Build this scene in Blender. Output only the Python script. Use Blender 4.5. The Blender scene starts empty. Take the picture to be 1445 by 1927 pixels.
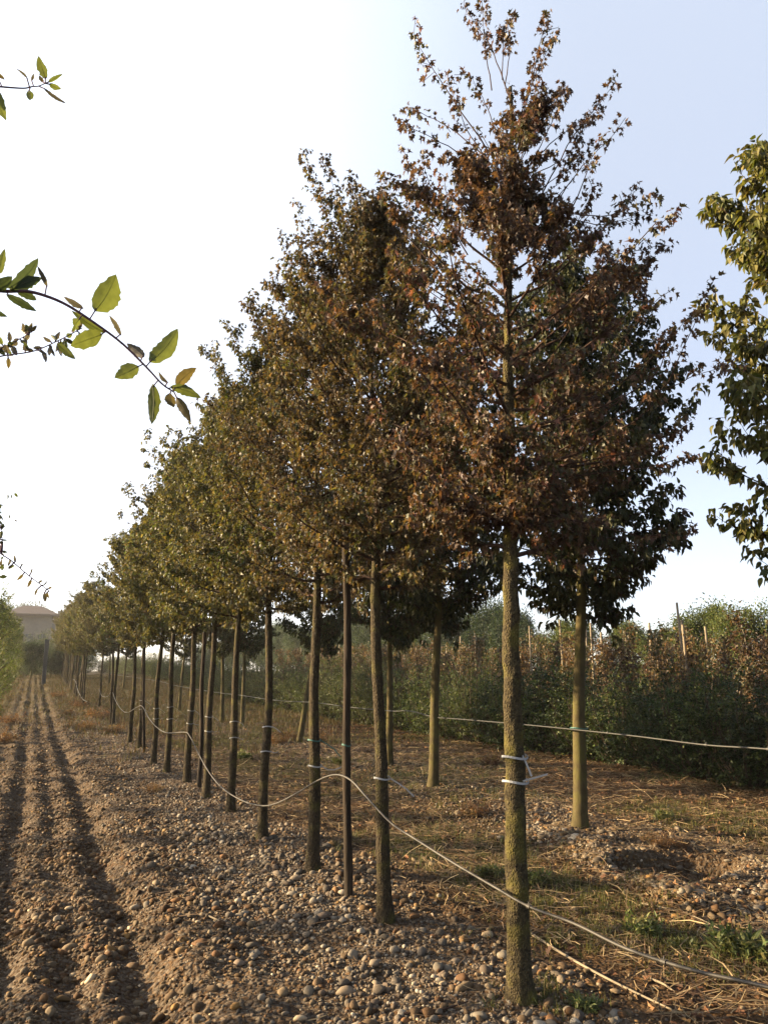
import bpy, math
import numpy as np
from mathutils import Vector
R = math.radians
scene = bpy.context.scene
COL = scene.collection

# ------------------------------------------------------------------ camera
CAM_H = 1.6
FPX = 1450.0
TP = (1262 - 963.5) / FPX
PITCH = math.atan(TP)
YAW = math.atan((722.5 - 62) * math.cos(PITCH) / FPX)
cd = bpy.data.cameras.new('camera')
cam = bpy.data.objects.new('camera', cd)
COL.objects.link(cam)
cam.location = (0, 0, CAM_H)
cam.rotation_euler = (math.pi / 2 + PITCH, 0, -YAW)
cd.sensor_fit = 'VERTICAL'
cd.sensor_height = 36
cd.lens = FPX / 1927 * 36
cd.clip_end = 3000
cd.clip_start = 0.05
scene.camera = cam

# ------------------------------------------------------------------ world, sun, exposure
SUN_AZ = -60.0          # degrees from +Y, negative = towards -X (left of the row)
SUN_EL = 15.5
world = bpy.data.worlds.new("World")
scene.world = world
world.use_nodes = True
wn = world.node_tree
sky = wn.nodes.new('ShaderNodeTexSky')
sky.sky_type = 'NISHITA'
sky.sun_disc = False
sky.sun_elevation = R(SUN_EL)
sky.sun_rotation = R(SUN_AZ)
sky.dust_density = 1.4
sky.air_density = 0.55
sky.ozone_density = 1.0
bg = wn.nodes['Background']
bg.inputs[1].default_value = 0.05
# thin high veil: whitens the sky, most of all near the horizon
vt = wn.nodes.new('ShaderNodeTexCoord')
vsep = wn.nodes.new('ShaderNodeSeparateXYZ'); wn.links.new(vt.outputs['Generated'], vsep.inputs[0])
vr = wn.nodes.new('ShaderNodeValToRGB')
vr.color_ramp.elements[0].position = 0.0; vr.color_ramp.elements[0].color = (2.4, 2.15, 1.85, 1)
vr.color_ramp.elements[1].position = 0.97; vr.color_ramp.elements[1].color = (.1, .12, .15, 1)
e = vr.color_ramp.elements.new(.72); e.color = (2.4, 2.55, 2.75, 1)
e = vr.color_ramp.elements.new(.35); e.color = (1.9, 1.9, 1.9, 1)
wn.links.new(vsep.outputs[2], vr.inputs[0])
vh = wn.nodes.new('ShaderNodeHueSaturation'); vh.inputs["Saturation"].default_value = .95
wn.links.new(sky.outputs[0], vh.inputs['Color'])
va = wn.nodes.new('ShaderNodeVectorMath'); va.operation = 'ADD'
wn.links.new(vh.outputs[0], va.inputs[0])
vd = wn.nodes.new('ShaderNodeVectorMath'); vd.operation = 'DOT_PRODUCT'
wn.links.new(vt.outputs['Generated'], vd.inputs[0]); vd.inputs[1].default_value = (math.sin(R(SUN_AZ)), math.cos(R(SUN_AZ)), 0)
vm = wn.nodes.new('ShaderNodeMapRange'); vm.interpolation_type = 'SMOOTHSTEP'
vm.inputs[1].default_value = -.85; vm.inputs[2].default_value = -.30; vm.inputs[3].default_value = .0; vm.inputs[4].default_value = 1.0
wn.links.new(vd.outputs['Value'], vm.inputs[0])
vsc = wn.nodes.new('ShaderNodeVectorMath'); vsc.operation = 'SCALE'
vm2 = wn.nodes.new('ShaderNodeMapRange'); vm2.interpolation_type = 'SMOOTHSTEP'
vm2.inputs[1].default_value = -.15; vm2.inputs[2].default_value = .45; vm2.inputs[3].default_value = 1.0; vm2.inputs[4].default_value = 2.2
wn.links.new(vd.outputs['Value'], vm2.inputs[0])
vmm = wn.nodes.new('ShaderNodeMath'); vmm.operation = 'MULTIPLY'
wn.links.new(vm.outputs[0], vmm.inputs[0]); wn.links.new(vm2.outputs[0], vmm.inputs[1])
wn.links.new(vr.outputs[0], vsc.inputs[0]); wn.links.new(vmm.outputs[0], vsc.inputs['Scale'])
wn.links.new(vsc.outputs[0], va.inputs[1])
wn.links.new(va.outputs[0], bg.inputs[0])
sd = bpy.data.lights.new('sun', 'SUN')
sd.energy = 5.0
sd.angle = R(0.6)
sd.color = (1.0, 0.77, 0.47)
sun = bpy.data.objects.new('sun', sd)
COL.objects.link(sun)
SUND = Vector((math.sin(R(SUN_AZ)) * math.cos(R(SUN_EL)), math.cos(R(SUN_AZ)) * math.cos(R(SUN_EL)), math.sin(R(SUN_EL))))
sun.rotation_euler = SUND.to_track_quat('Z', 'Y').to_euler()
sun.location = (-20, 16, 12)
vs = scene.view_settings
vs.view_transform = 'Standard'
vs.look = 'None'
vs.exposure = 2.25
vs.gamma = 1.0
scene.cycles.max_bounces = 6
scene.cycles.diffuse_bounces = 3
scene.cycles.transmission_bounces = 4
scene.cycles.glossy_bounces = 2
scene.cycles.volume_bounces = 0

# ------------------------------------------------------------------ pixel -> world
_cr = np.array([math.cos(YAW), -math.sin(YAW), 0.0])
_cf = np.array([math.sin(YAW) * math.cos(PITCH), math.cos(YAW) * math.cos(PITCH), math.sin(PITCH)])
_cu = np.array([-math.sin(YAW) * math.sin(PITCH), -math.cos(YAW) * math.sin(PITCH), math.cos(PITCH)])
CAM = np.array([0, 0, CAM_H])

def ray(px, py):
    d = _cf + _cr * (px - 722.5) / FPX - _cu * (py - 963.5) / FPX
    return d / np.linalg.norm(d)

def at_x(px, py, X):
    d = ray(px, py)
    return CAM + d * (X / d[0])

def at_y(px, py, Y):
    d = ray(px, py)
    return CAM + d * (Y / d[1])

def at_dist(px, py, D):
    """point on the ray at horizontal distance D"""
    d = ray(px, py)
    return CAM + d * (D / math.hypot(d[0], d[1]))

# ------------------------------------------------------------------ noise
def _hash(ix, iy, seed):
    h = (ix.astype(np.int64) * 374761393 + iy.astype(np.int64) * 668265263 + seed * 982451653) & 0xffffffff
    h = ((h ^ (h >> 13)) * 1274126177) & 0xffffffff
    h = h ^ (h >> 16)
    return (h & 0xffff) / 65535.0

def vnoise(x, y, seed=0):
    x = np.asarray(x, float); y = np.asarray(y, float)
    ix = np.floor(x); iy = np.floor(y)
    fx = x - ix; fy = y - iy
    fx = fx * fx * (3 - 2 * fx); fy = fy * fy * (3 - 2 * fy)
    a = _hash(ix, iy, seed); b = _hash(ix + 1, iy, seed)
    c = _hash(ix, iy + 1, seed); d = _hash(ix + 1, iy + 1, seed)
    return (a * (1 - fx) + b * fx) * (1 - fy) + (c * (1 - fx) + d * fx) * fy

def fbm(x, y, s, seed=0, oct=3):
    v = 0; a = 0.5; t = 0
    for o in range(oct):
        v = v + a * vnoise(np.asarray(x) * s, np.asarray(y) * s, seed + o * 17)
        t += a; a *= 0.5; s *= 2.1
    return v / t - 0.5

def sstep(a, b, x):
    t = np.clip((x - a) / (b - a), 0, 1)
    return t * t * (3 - 2 * t)

PIT = None
RIDGE = None
def ground_z(x, y):
    x = np.asarray(x, float); y = np.asarray(y, float)
    wob = 0.05 * fbm(x * 0 + 3.1, y, 0.5, 5, 2) + 0.0
    z = np.zeros(np.broadcast(x, y).shape)
    near = 1 - sstep(60, 90, y)
    for c, w, d in ((-0.78, .15, .06), (-0.40, .15, .08), (-0.02, .14, .105), (0.33, .14, .09), (0.70, .15, .125)):
        z = z - near * d * (0.75 + 1.0 * fbm(x * 0 + c * 7, y, .8, 9, 2)) * np.exp(-((x - c - wob * 2) / w) ** 2)
    z = z + .075 * fbm(x, y, 3.2, 47, 2) * near * (1 - sstep(.9, 1.6, x))
    z = z + 0.03 * near * np.exp(-((x - 1.05) / .25) ** 2)
    z = z + 0.05 * near * np.exp(-((x - 2.15) / .6) ** 2)
    z = z + 0.10 * near * np.exp(-((x - 5.15) / .6) ** 2) * (0.8 + fbm(x, y, .5, 31, 2))
    z = z + 0.05 * fbm(x, y, .9, 21, 3) + 0.04 * fbm(x, y, 5.0, 41, 3) + .022 * fbm(x, y, 15.0, 43, 2)
    if PIT is not None:
        r = np.hypot((x - PIT[0]) / 1.15, (y - PIT[1]) / .8)
        z = z - 0.50 * np.exp(-((r + .25 * fbm(x, y, 3.0, 61, 2)) / .42) ** 4)
    if RIDGE is not None:
        dm = 9.0
        for (ax, ay), (bx, by) in zip(RIDGE[:-1], RIDGE[1:]):
            t = np.clip(((x - ax) * (bx - ax) + (y - ay) * (by - ay)) / ((bx - ax) ** 2 + (by - ay) ** 2), 0, 1)
            dm = np.minimum(dm, np.hypot(x - ax - t * (bx - ax), y - ay - t * (by - ay)))
        z = z + .08 * np.exp(-(dm / .2) ** 2)
    z = z + 1.25 * sstep(22, 85, y)
    return z

def on_ground(px, py):
    d = ray(px, py)
    t = 1.6 / max(1e-3, -d[2])
    for _ in range(40):
        p = CAM + d * t
        h = float(ground_z(p[0], p[1]))
        t += (p[2] - h) / max(0.02, -d[2]) * 0.7
        t = min(t, 200)
    p = CAM + d * t
    return float(p[0]), float(p[1]), float(ground_z(p[0], p[1]))
_p = on_ground(1262, 1628)
_rg = [on_ground(*q)[:2] for q in ((1000, 1572), (1090, 1592), (1185, 1648), (1290, 1698))]
PIT = (_p[0], _p[1]); RIDGE = _rg

# ------------------------------------------------------------------ mesh helpers
def mesh_np(name, V, F, C=None, smooth=False):
    """V (n,3); F list of (m,k) int arrays; C list of (m,3) colours per face array"""
    me = bpy.data.meshes.new(name)
    V = np.asarray(V, np.float32)
    me.vertices.add(len(V))
    me.vertices.foreach_set('co', V.ravel())
    if isinstance(F, np.ndarray): F = [F]
    if C is not None and isinstance(C, np.ndarray): C = [C]
    loops = np.concatenate([f.ravel() for f in F]).astype(np.int32)
    sizes = np.concatenate([np.full(len(f), f.shape[1]) for f in F]).astype(np.int32)
    me.loops.add(len(loops))
    me.loops.foreach_set('vertex_index', loops)
    me.polygons.add(len(sizes))
    starts = np.concatenate([[0], np.cumsum(sizes)[:-1]]).astype(np.int32)
    me.polygons.foreach_set('loop_start', starts)
    me.update(calc_edges=True)
    me.polygons.foreach_set('use_smooth', np.full(len(sizes), bool(smooth)))
    if C is not None:
        c = np.concatenate(C)
        a = me.attributes.new('tint', 'FLOAT_COLOR', 'FACE')
        a.data.foreach_set('color', np.concatenate([c, np.ones((len(c), 1))], 1).astype(np.float32).ravel())
    me.validate()
    return me

def link(name, me, mat=None, parent=None):
    o = bpy.data.objects.new(name, me)
    COL.objects.link(o)
    if mat is not None: me.materials.append(mat)
    if parent is not None: o.parent = parent
    return o

def tag(o, label=None, cat=None, group=None, kind=None):
    if label: o['label'] = label
    if cat: o['category'] = cat
    if group: o['group'] = group
    if kind: o['kind'] = kind
    return o

def empty(name, loc, rz=0.0):
    o = bpy.data.objects.new(name, None)
    o.empty_display_size = .2
    COL.objects.link(o)
    o.location = loc
    o.rotation_euler = (0, 0, rz)
    return o

def copy_tree(src, loc, rz, scale=(1, 1, 1)):
    c = src.copy(); COL.objects.link(c)
    c.location = loc; c.rotation_euler = (0, 0, rz); c.scale = scale
    for ch in src.children:
        d = ch.copy(); COL.objects.link(d); d.parent = c
        for g in ch.children:
            e = g.copy(); COL.objects.link(e); e.parent = d
    return c

def norm(a):
    return a / np.maximum(1e-9, np.linalg.norm(a, axis=-1, keepdims=True))

def tubes(P, Rr, sides=4, cap=True):
    """P (K,n,3), Rr (K,n) -> verts, quads"""
    P = np.asarray(P, float); Rr = np.asarray(Rr, float)
    K, n, _ = P.shape
    T = np.gradient(P, axis=1); T = norm(T)
    ref = np.where(np.abs(T[:, :1, 2:3]) > 0.9, np.array([[[1., 0, 0]]]), np.array([[[0, 0, 1.]]]))
    A = norm(np.cross(T, np.broadcast_to(ref, T.shape)))
    B = np.cross(T, A)
    ang = np.arange(sides) * 2 * math.pi / sides
    V = P[:, :, None, :] + Rr[:, :, None, None] * (A[:, :, None, :] * np.cos(ang)[None, None, :, None] + B[:, :, None, :] * np.sin(ang)[None, None, :, None])
    V = V.reshape(-1, 3)
    base = (np.arange(K) * n * sides)[:, None, None] + (np.arange(n - 1) * sides)[None, :, None]
    i = np.arange(sides); j = (i + 1) % sides
    q = np.stack([base + i, base + j, base + sides + j, base + sides + i], -1).reshape(-1, 4)
    return V, q

class MB:
    def __init__(s): s.V = []; s.F = {}; s.n = 0
    def add(s, V, F):
        if isinstance(F, np.ndarray): F = [F]
        for f in F: s.F.setdefault(f.shape[1], []).append(f + s.n)
        s.V.append(V); s.n += len(V)
    def build(s, name, mat, parent=None, smooth=False):
        me = mesh_np(name, np.concatenate(s.V), [np.concatenate(v) for v in s.F.values()], None, smooth)
        return link(name, me, mat, parent)
    def box(s, lo, hi):
        x0, y0, z0 = lo; x1, y1, z1 = hi
        V = np.array([(x0, y0, z0), (x1, y0, z0), (x1, y1, z0), (x0, y1, z0), (x0, y0, z1), (x1, y0, z1), (x1, y1, z1), (x0, y1, z1)], float)
        s.add(V, np.array([(0, 3, 2, 1), (4, 5, 6, 7), (0, 1, 5, 4), (1, 2, 6, 5), (2, 3, 7, 6), (3, 0, 4, 7)]))
        return s

# leaf templates: x across, y along, z up.  two mirrored halves folded at the midrib
def leaf_template(half, fold=.35, droop=.25):
    half = np.array(half, float)              # from base to tip along the right edge
    n = len(half)
    def z(p): return fold * abs(p[0]) - droop * p[1] ** 2
    V = [(0, p[1], z((0, p[1]))) for p in (half[0], half[-1])]
    mid = (0, .5, z((0, .5)))
    V.append(mid)
    inner = half[1:-1]
    r0 = len(V)
    for p in inner: V.append((p[0], p[1], z(p)))
    l0 = len(V)
    for p in inner: V.append((-p[0], p[1], z(p)))
    m = len(inner)
    tris = []
    rs = [0] + [r0 + i for i in range(m)] + [1]
    ls = [0] + [l0 + i for i in range(m)] + [1]
    for a, b in zip(rs[:-1], rs[1:]): tris.append((2, a, b))
    for a, b in zip(ls[:-1], ls[1:]): tris.append((2, b, a))
    return np.array(V, float), np.array(tris)

MAPLE = leaf_template([(0, 0), (.22, -.02), (.50, .22), (.26, .34), (.44, .72), (.15, .62), (0, 1)], .8, .5)
MAPLE_LO = leaf_template([(0, 0), (.48, .2), (.2, .42), (.34, .72), (0, 1)], .5, .35)
OVATE = leaf_template([(0, 0), (.26, .18), (.32, .42), (.2, .7), (0, 1)], .55, .45)
LANCE = leaf_template([(0, 0), (.16, .3), (.13, .65), (0, 1)], .4, .25)
SMALL = leaf_template([(0, 0), (.3, .45), (0, 1)], .4, .2)

def leaves(rng, tmpl, pos, dirs, size, roll=.8):
    TV, TF = tmpl
    N = len(pos); k = len(TV)
    Y = norm(dirs)
    up = np.tile([0, 0, 1.], (N, 1)) + rng.normal(0, roll * .6, (N, 3))
    X = norm(np.cross(Y, up)); Z = np.cross(X, Y)
    s = size[:, None, None]
    wx = rng.uniform(.7, 1.15, N)[:, None, None]
    V = pos[:, None, :] + s * (X[:, None, :] * TV[None, :, 0:1] * wx + Y[:, None, :] * TV[None, :, 1:2] + Z[:, None, :] * TV[None, :, 2:3] * rng.uniform(.3, 1.5, N)[:, None, None])
    F = (TF[None] + (np.arange(N) * k)[:, None, None]).reshape(-1, TF.shape[1])
    return V.reshape(-1, 3), F, len(TF)

LEAF_K = 1.12
def palette(rng, pos, cols, wts, scale=2.2, seed=1, jitter=.22):
    """per-leaf albedo: kinds of leaf gather in patches, each leaf a little different"""
    cols = np.array(cols) * LEAF_K
    N = len(pos)
    n = fbm(pos[:, 0] + pos[:, 2] * .7, pos[:, 1] - pos[:, 2] * .6, scale, seed, 2) * 1.5 + .5
    u = np.clip(.5 * n + .5 * rng.random(N), 0, .9999)
    cw = np.cumsum(wts) / np.sum(wts)
    u = (u - .15) / .7
    idx = np.clip(np.searchsorted(cw, u), 0, len(cols) - 1)
    c = cols[idx] * np.exp(rng.normal(0, jitter, (N, 1)))
    return c * rng.uniform(.92, 1.08, (N, 3))

# ------------------------------------------------------------------ materials
def new_mat(name):
    m = bpy.data.materials.new(name); m.use_nodes = True
    nt = m.node_tree
    b = nt.nodes['Principled BSDF']
    b.inputs['Specular IOR Level'].default_value = .3
    return m, nt, b

def leaf_mat(name, rough=.55, trans=.35, tboost=(1.4, 1.25, .5), spec=.3):
    m, nt, b = new_mat(name)
    at = nt.nodes.new('ShaderNodeAttribute'); at.attribute_name = 'tint'
    oi = nt.nodes.new('ShaderNodeObjectInfo')
    hsv = nt.nodes.new('ShaderNodeHueSaturation')
    mr = nt.nodes.new('ShaderNodeMapRange'); mr.inputs[3].default_value = .492; mr.inputs[4].default_value = .508
    mv = nt.nodes.new('ShaderNodeMapRange'); mv.inputs[3].default_value = .85; mv.inputs[4].default_value = 1.15
    nt.links.new(oi.outputs['Random'], mr.inputs[0]); nt.links.new(oi.outputs['Random'], mv.inputs[0])
    nt.links.new(mr.outputs[0], hsv.inputs['Hue']); nt.links.new(mv.outputs[0], hsv.inputs['Value'])
    nt.links.new(at.outputs['Color'], hsv.inputs['Color'])
    nt.links.new(hsv.outputs[0], b.inputs['Base Color'])
    b.inputs['Roughness'].default_value = rough
    b.inputs['Specular IOR Level'].default_value = spec
    tr = nt.nodes.new('ShaderNodeBsdfTranslucent')
    mul = nt.nodes.new('ShaderNodeVectorMath'); mul.operation = 'MULTIPLY'
    nt.links.new(hsv.outputs[0], mul.inputs[0]); mul.inputs[1].default_value = tboost
    nt.links.new(mul.outputs[0], tr.inputs['Color'])
    mx = nt.nodes.new('ShaderNodeMixShader'); mx.inputs[0].default_value = trans
    nt.links.new(b.outputs[0], mx.inputs[1]); nt.links.new(tr.outputs[0], mx.inputs[2])
    nt.links.new(mx.outputs[0], nt.nodes['Material Output'].inputs[0])
    return m

def bark_mat(name, c1, c2, c3=None, scale=30, bump=.4, stretch=(1, 1, .25), moss=.5):
    m, nt, b = new_mat(name)
    tc = nt.nodes.new('ShaderNodeTexCoord')
    mp = nt.nodes.new('ShaderNodeMapping'); mp.inputs['Scale'].default_value = stretch
    nt.links.new(tc.outputs['Object'], mp.inputs[0])
    n1 = nt.nodes.new('ShaderNodeTexNoise'); n1.inputs['Scale'].default_value = scale; n1.inputs['Detail'].default_value = 6; n1.inputs['Roughness'].default_value = .65
    nt.links.new(mp.outputs[0], n1.inputs['Vector'])
    vo = nt.nodes.new('ShaderNodeTexVoronoi'); vo.inputs['Scale'].default_value = scale * 1.3; vo.feature = 'DISTANCE_TO_EDGE'
    nt.links.new(mp.outputs[0], vo.inputs['Vector'])
    cr = nt.nodes.new('ShaderNodeValToRGB')
    cr.color_ramp.elements[0].position = .35; cr.color_ramp.elements[0].color = (*c1, 1)
    cr.color_ramp.elements[1].position = .68; cr.color_ramp.elements[1].color = (*c2, 1)
    nt.links.new(n1.outputs[0], cr.inputs[0])
    last = cr.outputs[0]
    if c3:
        n2 = nt.nodes.new('ShaderNodeTexNoise'); n2.inputs['Scale'].default_value = 7; n2.inputs['Detail'].default_value = 5
        nt.links.new(tc.outputs['Object'], n2.inputs['Vector'])
        r2 = nt.nodes.new('ShaderNodeValToRGB'); r2.color_ramp.elements[0].position = .62 - moss * .3; r2.color_ramp.elements[1].position = .78 - moss * .3
        nt.links.new(n2.outputs[0], r2.inputs[0])
        mx = nt.nodes.new('ShaderNodeMix'); mx.data_type = 'RGBA'
        nt.links.new(r2.outputs[0], mx.inputs[0]); nt.links.new(last, mx.inputs[6]); mx.inputs[7].default_value = (*c3, 1)
        last = mx.outputs[2]
    nt.links.new(last, b.inputs['Base Color'])
    b.inputs['Roughness'].default_value = .9
    b.inputs['Specular IOR Level'].default_value = .15
    ad = nt.nodes.new('ShaderNodeMath'); ad.operation = 'MULTIPLY_ADD'; ad.inputs[1].default_value = 1.5
    nt.links.new(vo.outputs[0], ad.inputs[0]); nt.links.new(n1.outputs[0], ad.inputs[2])
    bp = nt.nodes.new('ShaderNodeBump'); bp.inputs['Strength'].default_value = bump; bp.inputs['Distance'].default_value = .012
    nt.links.new(ad.outputs[0], bp.inputs['Height']); nt.links.new(bp.outputs[0], b.inputs['Normal'])
    return m

def plain_mat(name, col, rough=.7, spec=.3, noise=.15, nscale=20):
    m, nt, b = new_mat(name)
    n = nt.nodes.new('ShaderNodeTexNoise'); n.inputs['Scale'].default_value = nscale; n.inputs['Detail'].default_value = 4
    tc = nt.nodes.new('ShaderNodeTexCoord'); nt.links.new(tc.outputs['Object'], n.inputs['Vector'])
    cr = nt.nodes.new('ShaderNodeValToRGB')
    cr.color_ramp.elements[0].color = (*[c * (1 - noise) for c in col], 1); cr.color_ramp.elements[0].position = .3
    cr.color_ramp.elements[1].color = (*[c * (1 + noise) for c in col], 1); cr.color_ramp.elements[1].position = .7
    nt.links.new(n.outputs[0], cr.inputs[0]); nt.links.new(cr.outputs[0], b.inputs['Base Color'])
    b.inputs['Roughness'].default_value = rough; b.inputs['Specular IOR Level'].default_value = spec
    return m

def tint_mat(name, rough=.85, spec=.2):
    m, nt, b = new_mat(name)
    at = nt.nodes.new('ShaderNodeAttribute'); at.attribute_name = 'tint'
    nt.links.new(at.outputs['Color'], b.inputs['Base Color'])
    b.inputs['Roughness'].default_value = rough; b.inputs['Specular IOR Level'].default_value = spec
    return m

M_LEAF = leaf_mat('maple_leaf', .5, .38, (1.42, 1.22, .68), .35)
M_LEAFG = leaf_mat('green_leaf', .5, .28, (1.3, 1.3, .5), .22)
M_TWIG = bark_mat('twig_bark', (.03, .018, .013), (.065, .038, .026), None, 40, .2)
M_BARK = bark_mat('maple_bark', (.024, .018, .010), (.078, .060, .028), (.098, .082, .020), 60, .9, (1, 1, .75), .45)
M_BARKM = bark_mat('brown_maple_bark', (.022, .016, .010), (.064, .048, .025), (.072, .062, .018), 60, .9, (1, 1, .75), .35)
M_BARK2 = bark_mat('smooth_bark', (.042, .033, .015), (.078, .061, .026), (.068, .060, .018), 14, .2, (1, 1, .5), .5)
M_BARKD = bark_mat('dark_bark', (.03, .022, .016), (.075, .055, .04), None, 30, .5)
M_WHITE = plain_mat('white_tape', (.27, .27, .265), .45, .4, .05)
M_TAPE = plain_mat('dull_white_tape', (.20, .195, .18), .6, .3, .15)  # white tape in a darker tone, for the farther maples
M_TEAL = plain_mat('teal_tape', (.025, .09, .075), .5, .4, .1)
M_HOSE = plain_mat('hose_plastic', (.024, .019, .012), .6, .5, .25, 12)
M_HOSED = plain_mat('dark_hose_plastic', (.022, .021, .017), .5, .35, .2, 12)
M_PALE = plain_mat('pale_wood', (.185, .148, .10), .85, .2, .2, 10)
M_STAKE = bark_mat('stake_wood', (.016, .012, .008), (.04, .028, .018), None, 20, .4, (1, 1, .12))
M_TINT = tint_mat('stone')
M_STRAW = tint_mat('straw', .8, .2)

# ------------------------------------------------------------------ ground
def axis(segs):
    out = [segs[0][0]]
    for a, b, st in segs:
        n = max(1, int(round((b - a) / st)))
        out += list(np.linspace(a, b, n + 1)[1:])
    return np.array(out)
gx = axis([(-600, -100, 100), (-100, -10, 10), (-10, -1.6, .6), (-1.6, 6.4, .025), (6.4, 9, .08), (9, 20, .5), (20, 100, 5), (100, 600, 100)])
gy = axis([(-100, -4, 12), (-4, 1.6, .4), (1.6, 9, .025), (9, 14, .05), (14, 24, .12), (24, 60, .5), (60, 120, 3), (120, 600, 60)])
GX, GY = np.meshgrid(gx, gy)
GZ = ground_z(GX, GY)
nx, ny = len(gx), len(gy)
ii = (np.arange(ny - 1)[:, None] * nx + np.arange(nx - 1)[None, :]).ravel()
gm = mesh_np('ground', np.stack([GX.ravel(), GY.ravel(), GZ.ravel()], 1), np.stack([ii, ii + 1, ii + nx + 1, ii + nx], 1), None, True)

def gravel_zone(x, y):
    """share of stones: path and foot of the rows are stony, the strip between is straw and soil"""
    x = np.asarray(x, float)
    n = fbm(x, y, .8, 77, 3)
    a = 1 - sstep(2.35, 3.0, x + n * .9 - .02 * np.asarray(y) * 0)
    b = np.exp(-((x - 5.2 + n) / .75) ** 2) * .95
    return np.clip(np.maximum(a, b), 0.05, 1)
at = gm.attributes.new('gravel', 'FLOAT', 'POINT')
gz_ = gravel_zone(GX, GY) * (1 - .6 * sstep(25, 60, GY))
at.data.foreach_set('value', gz_.astype(np.float32).ravel())
gr = (np.clip(fbm(GX, GY, .55, 91, 3) * 3 + .25, 0, 1) * sstep(2.6, 3.2, GX) + sstep(18, 50, GY) * .6)
at = gm.attributes.new('moss', 'FLOAT', 'POINT'); at.data.foreach_set('value', np.clip(gr, 0, 1).astype(np.float32).ravel())

def ground_mat():
    m, nt, b = new_mat('soil_and_gravel')
    L = nt.links.new; N = nt.nodes.new
    tc = N('ShaderNodeTexCoord')
    n1 = N('ShaderNodeTexNoise'); n1.inputs['Scale'].default_value = 3; n1.inputs['Detail'].default_value = 8; L(tc.outputs['Object'], n1.inputs['Vector'])
    n2 = N('ShaderNodeTexNoise'); n2.inputs['Scale'].default_value = 45; n2.inputs['Detail'].default_value = 6; L(tc.outputs['Object'], n2.inputs['Vector'])
    vo = N('ShaderNodeTexVoronoi'); vo.inputs['Scale'].default_value = 34; L(tc.outputs['Object'], vo.inputs['Vector'])
    soil = N('ShaderNodeValToRGB'); soil.color_ramp.elements[0].position = .3; soil.color_ramp.elements[0].color = (.034, .018, .008, 1)
    soil.color_ramp.elements[1].position = .72; soil.color_ramp.elements[1].color = (.086, .048, .020, 1); L(n1.outputs[0], soil.inputs[0])
    st = N('ShaderNodeValToRGB'); st.color_ramp.elements[0].color = (.042, .030, .020, 1); st.color_ramp.elements[1].color = (.125, .098, .07, 1)
    sep = N('ShaderNodeSeparateColor'); L(vo.outputs['Color'], sep.inputs[0]); L(sep.outputs[0], st.inputs[0])
    ga = N('ShaderNodeAttribute'); ga.attribute_name = 'gravel'
    gm_ = N('ShaderNodeMath'); gm_.operation = 'MULTIPLY'; L(ga.outputs['Fac'], gm_.inputs[0])
    th = N('ShaderNodeMapRange'); th.inputs[1].default_value = .38; th.inputs[2].default_value = .55; L(n2.outputs[0], th.inputs[0]); L(th.outputs[0], gm_.inputs[1])
    mx = N('ShaderNodeMix'); mx.data_type = 'RGBA'; L(gm_.outputs[0], mx.inputs[0]); L(soil.outputs[0], mx.inputs[6]); L(st.outputs[0], mx.inputs[7])
    ma = N('ShaderNodeAttribute'); ma.attribute_name = 'moss'
    mm = N('ShaderNodeMath'); mm.operation = 'MULTIPLY'; L(ma.outputs['Fac'], mm.inputs[0])
    th2 = N('ShaderNodeMapRange'); th2.inputs[1].default_value = .42; th2.inputs[2].default_value = .6; L(n1.outputs[0], th2.inputs[0]); L(th2.outputs[0], mm.inputs[1])
    mx2 = N('ShaderNodeMix'); mx2.data_type = 'RGBA'; L(mm.outputs[0], mx2.inputs[0]); L(mx.outputs[2], mx2.inputs[6]); mx2.inputs[7].default_value = (.045, .047, .015, 1)
    L(mx2.outputs[2], b.inputs['Base Color'])
    b.inputs['Roughness'].default_value = .95; b.inputs['Specular IOR Level'].default_value = .1
    sub = N('ShaderNodeMath'); sub.operation = 'SUBTRACT'; L(n2.outputs[0], sub.inputs[0]); L(vo.outputs['Distance'], sub.inputs[1])
    bp = N('ShaderNodeBump'); bp.inputs['Strength'].default_value = .9; bp.inputs['Distance'].default_value = .02; L(sub.outputs[0], bp.inputs['Height']); L(bp.outputs[0], b.inputs['Normal'])
    return m
tag(link('ground', gm, ground_mat()), kind='structure')

# ------------------------------------------------------------------ stones
def ico(sub):
    t = (1 + 5 ** .5) / 2
    V = [(-1, t, 0), (1, t, 0), (-1, -t, 0), (1, -t, 0), (0, -1, t), (0, 1, t), (0, -1, -t), (0, 1, -t), (t, 0, -1), (t, 0, 1), (-t, 0, -1), (-t, 0, 1)]
    F = [(0, 11, 5), (0, 5, 1), (0, 1, 7), (0, 7, 10), (0, 10, 11), (1, 5, 9), (5, 11, 4), (11, 10, 2), (10, 7, 6), (7, 1, 8), (3, 9, 4), (3, 4, 2), (3, 2, 6), (3, 6, 8), (3, 8, 9), (4, 9, 5), (2, 4, 11), (6, 2, 10), (8, 6, 7), (9, 8, 1)]
    V = [tuple(np.array(v) / np.linalg.norm(v)) for v in V]
    for _ in range(sub):
        c = {}; G = []
        def mid(a, b):
            k = (min(a, b), max(a, b))
            if k not in c:
                v = np.array(V[a]) + np.array(V[b]); V.append(tuple(v / np.linalg.norm(v))); c[k] = len(V) - 1
            return c[k]
        for a, b, d in F:
            x, y, z = mid(a, b), mid(b, d), mid(d, a)
            G += [(a, x, z), (b, y, x), (d, z, y), (x, y, z)]
        F = G
    return np.array(V), np.array(F)

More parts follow.
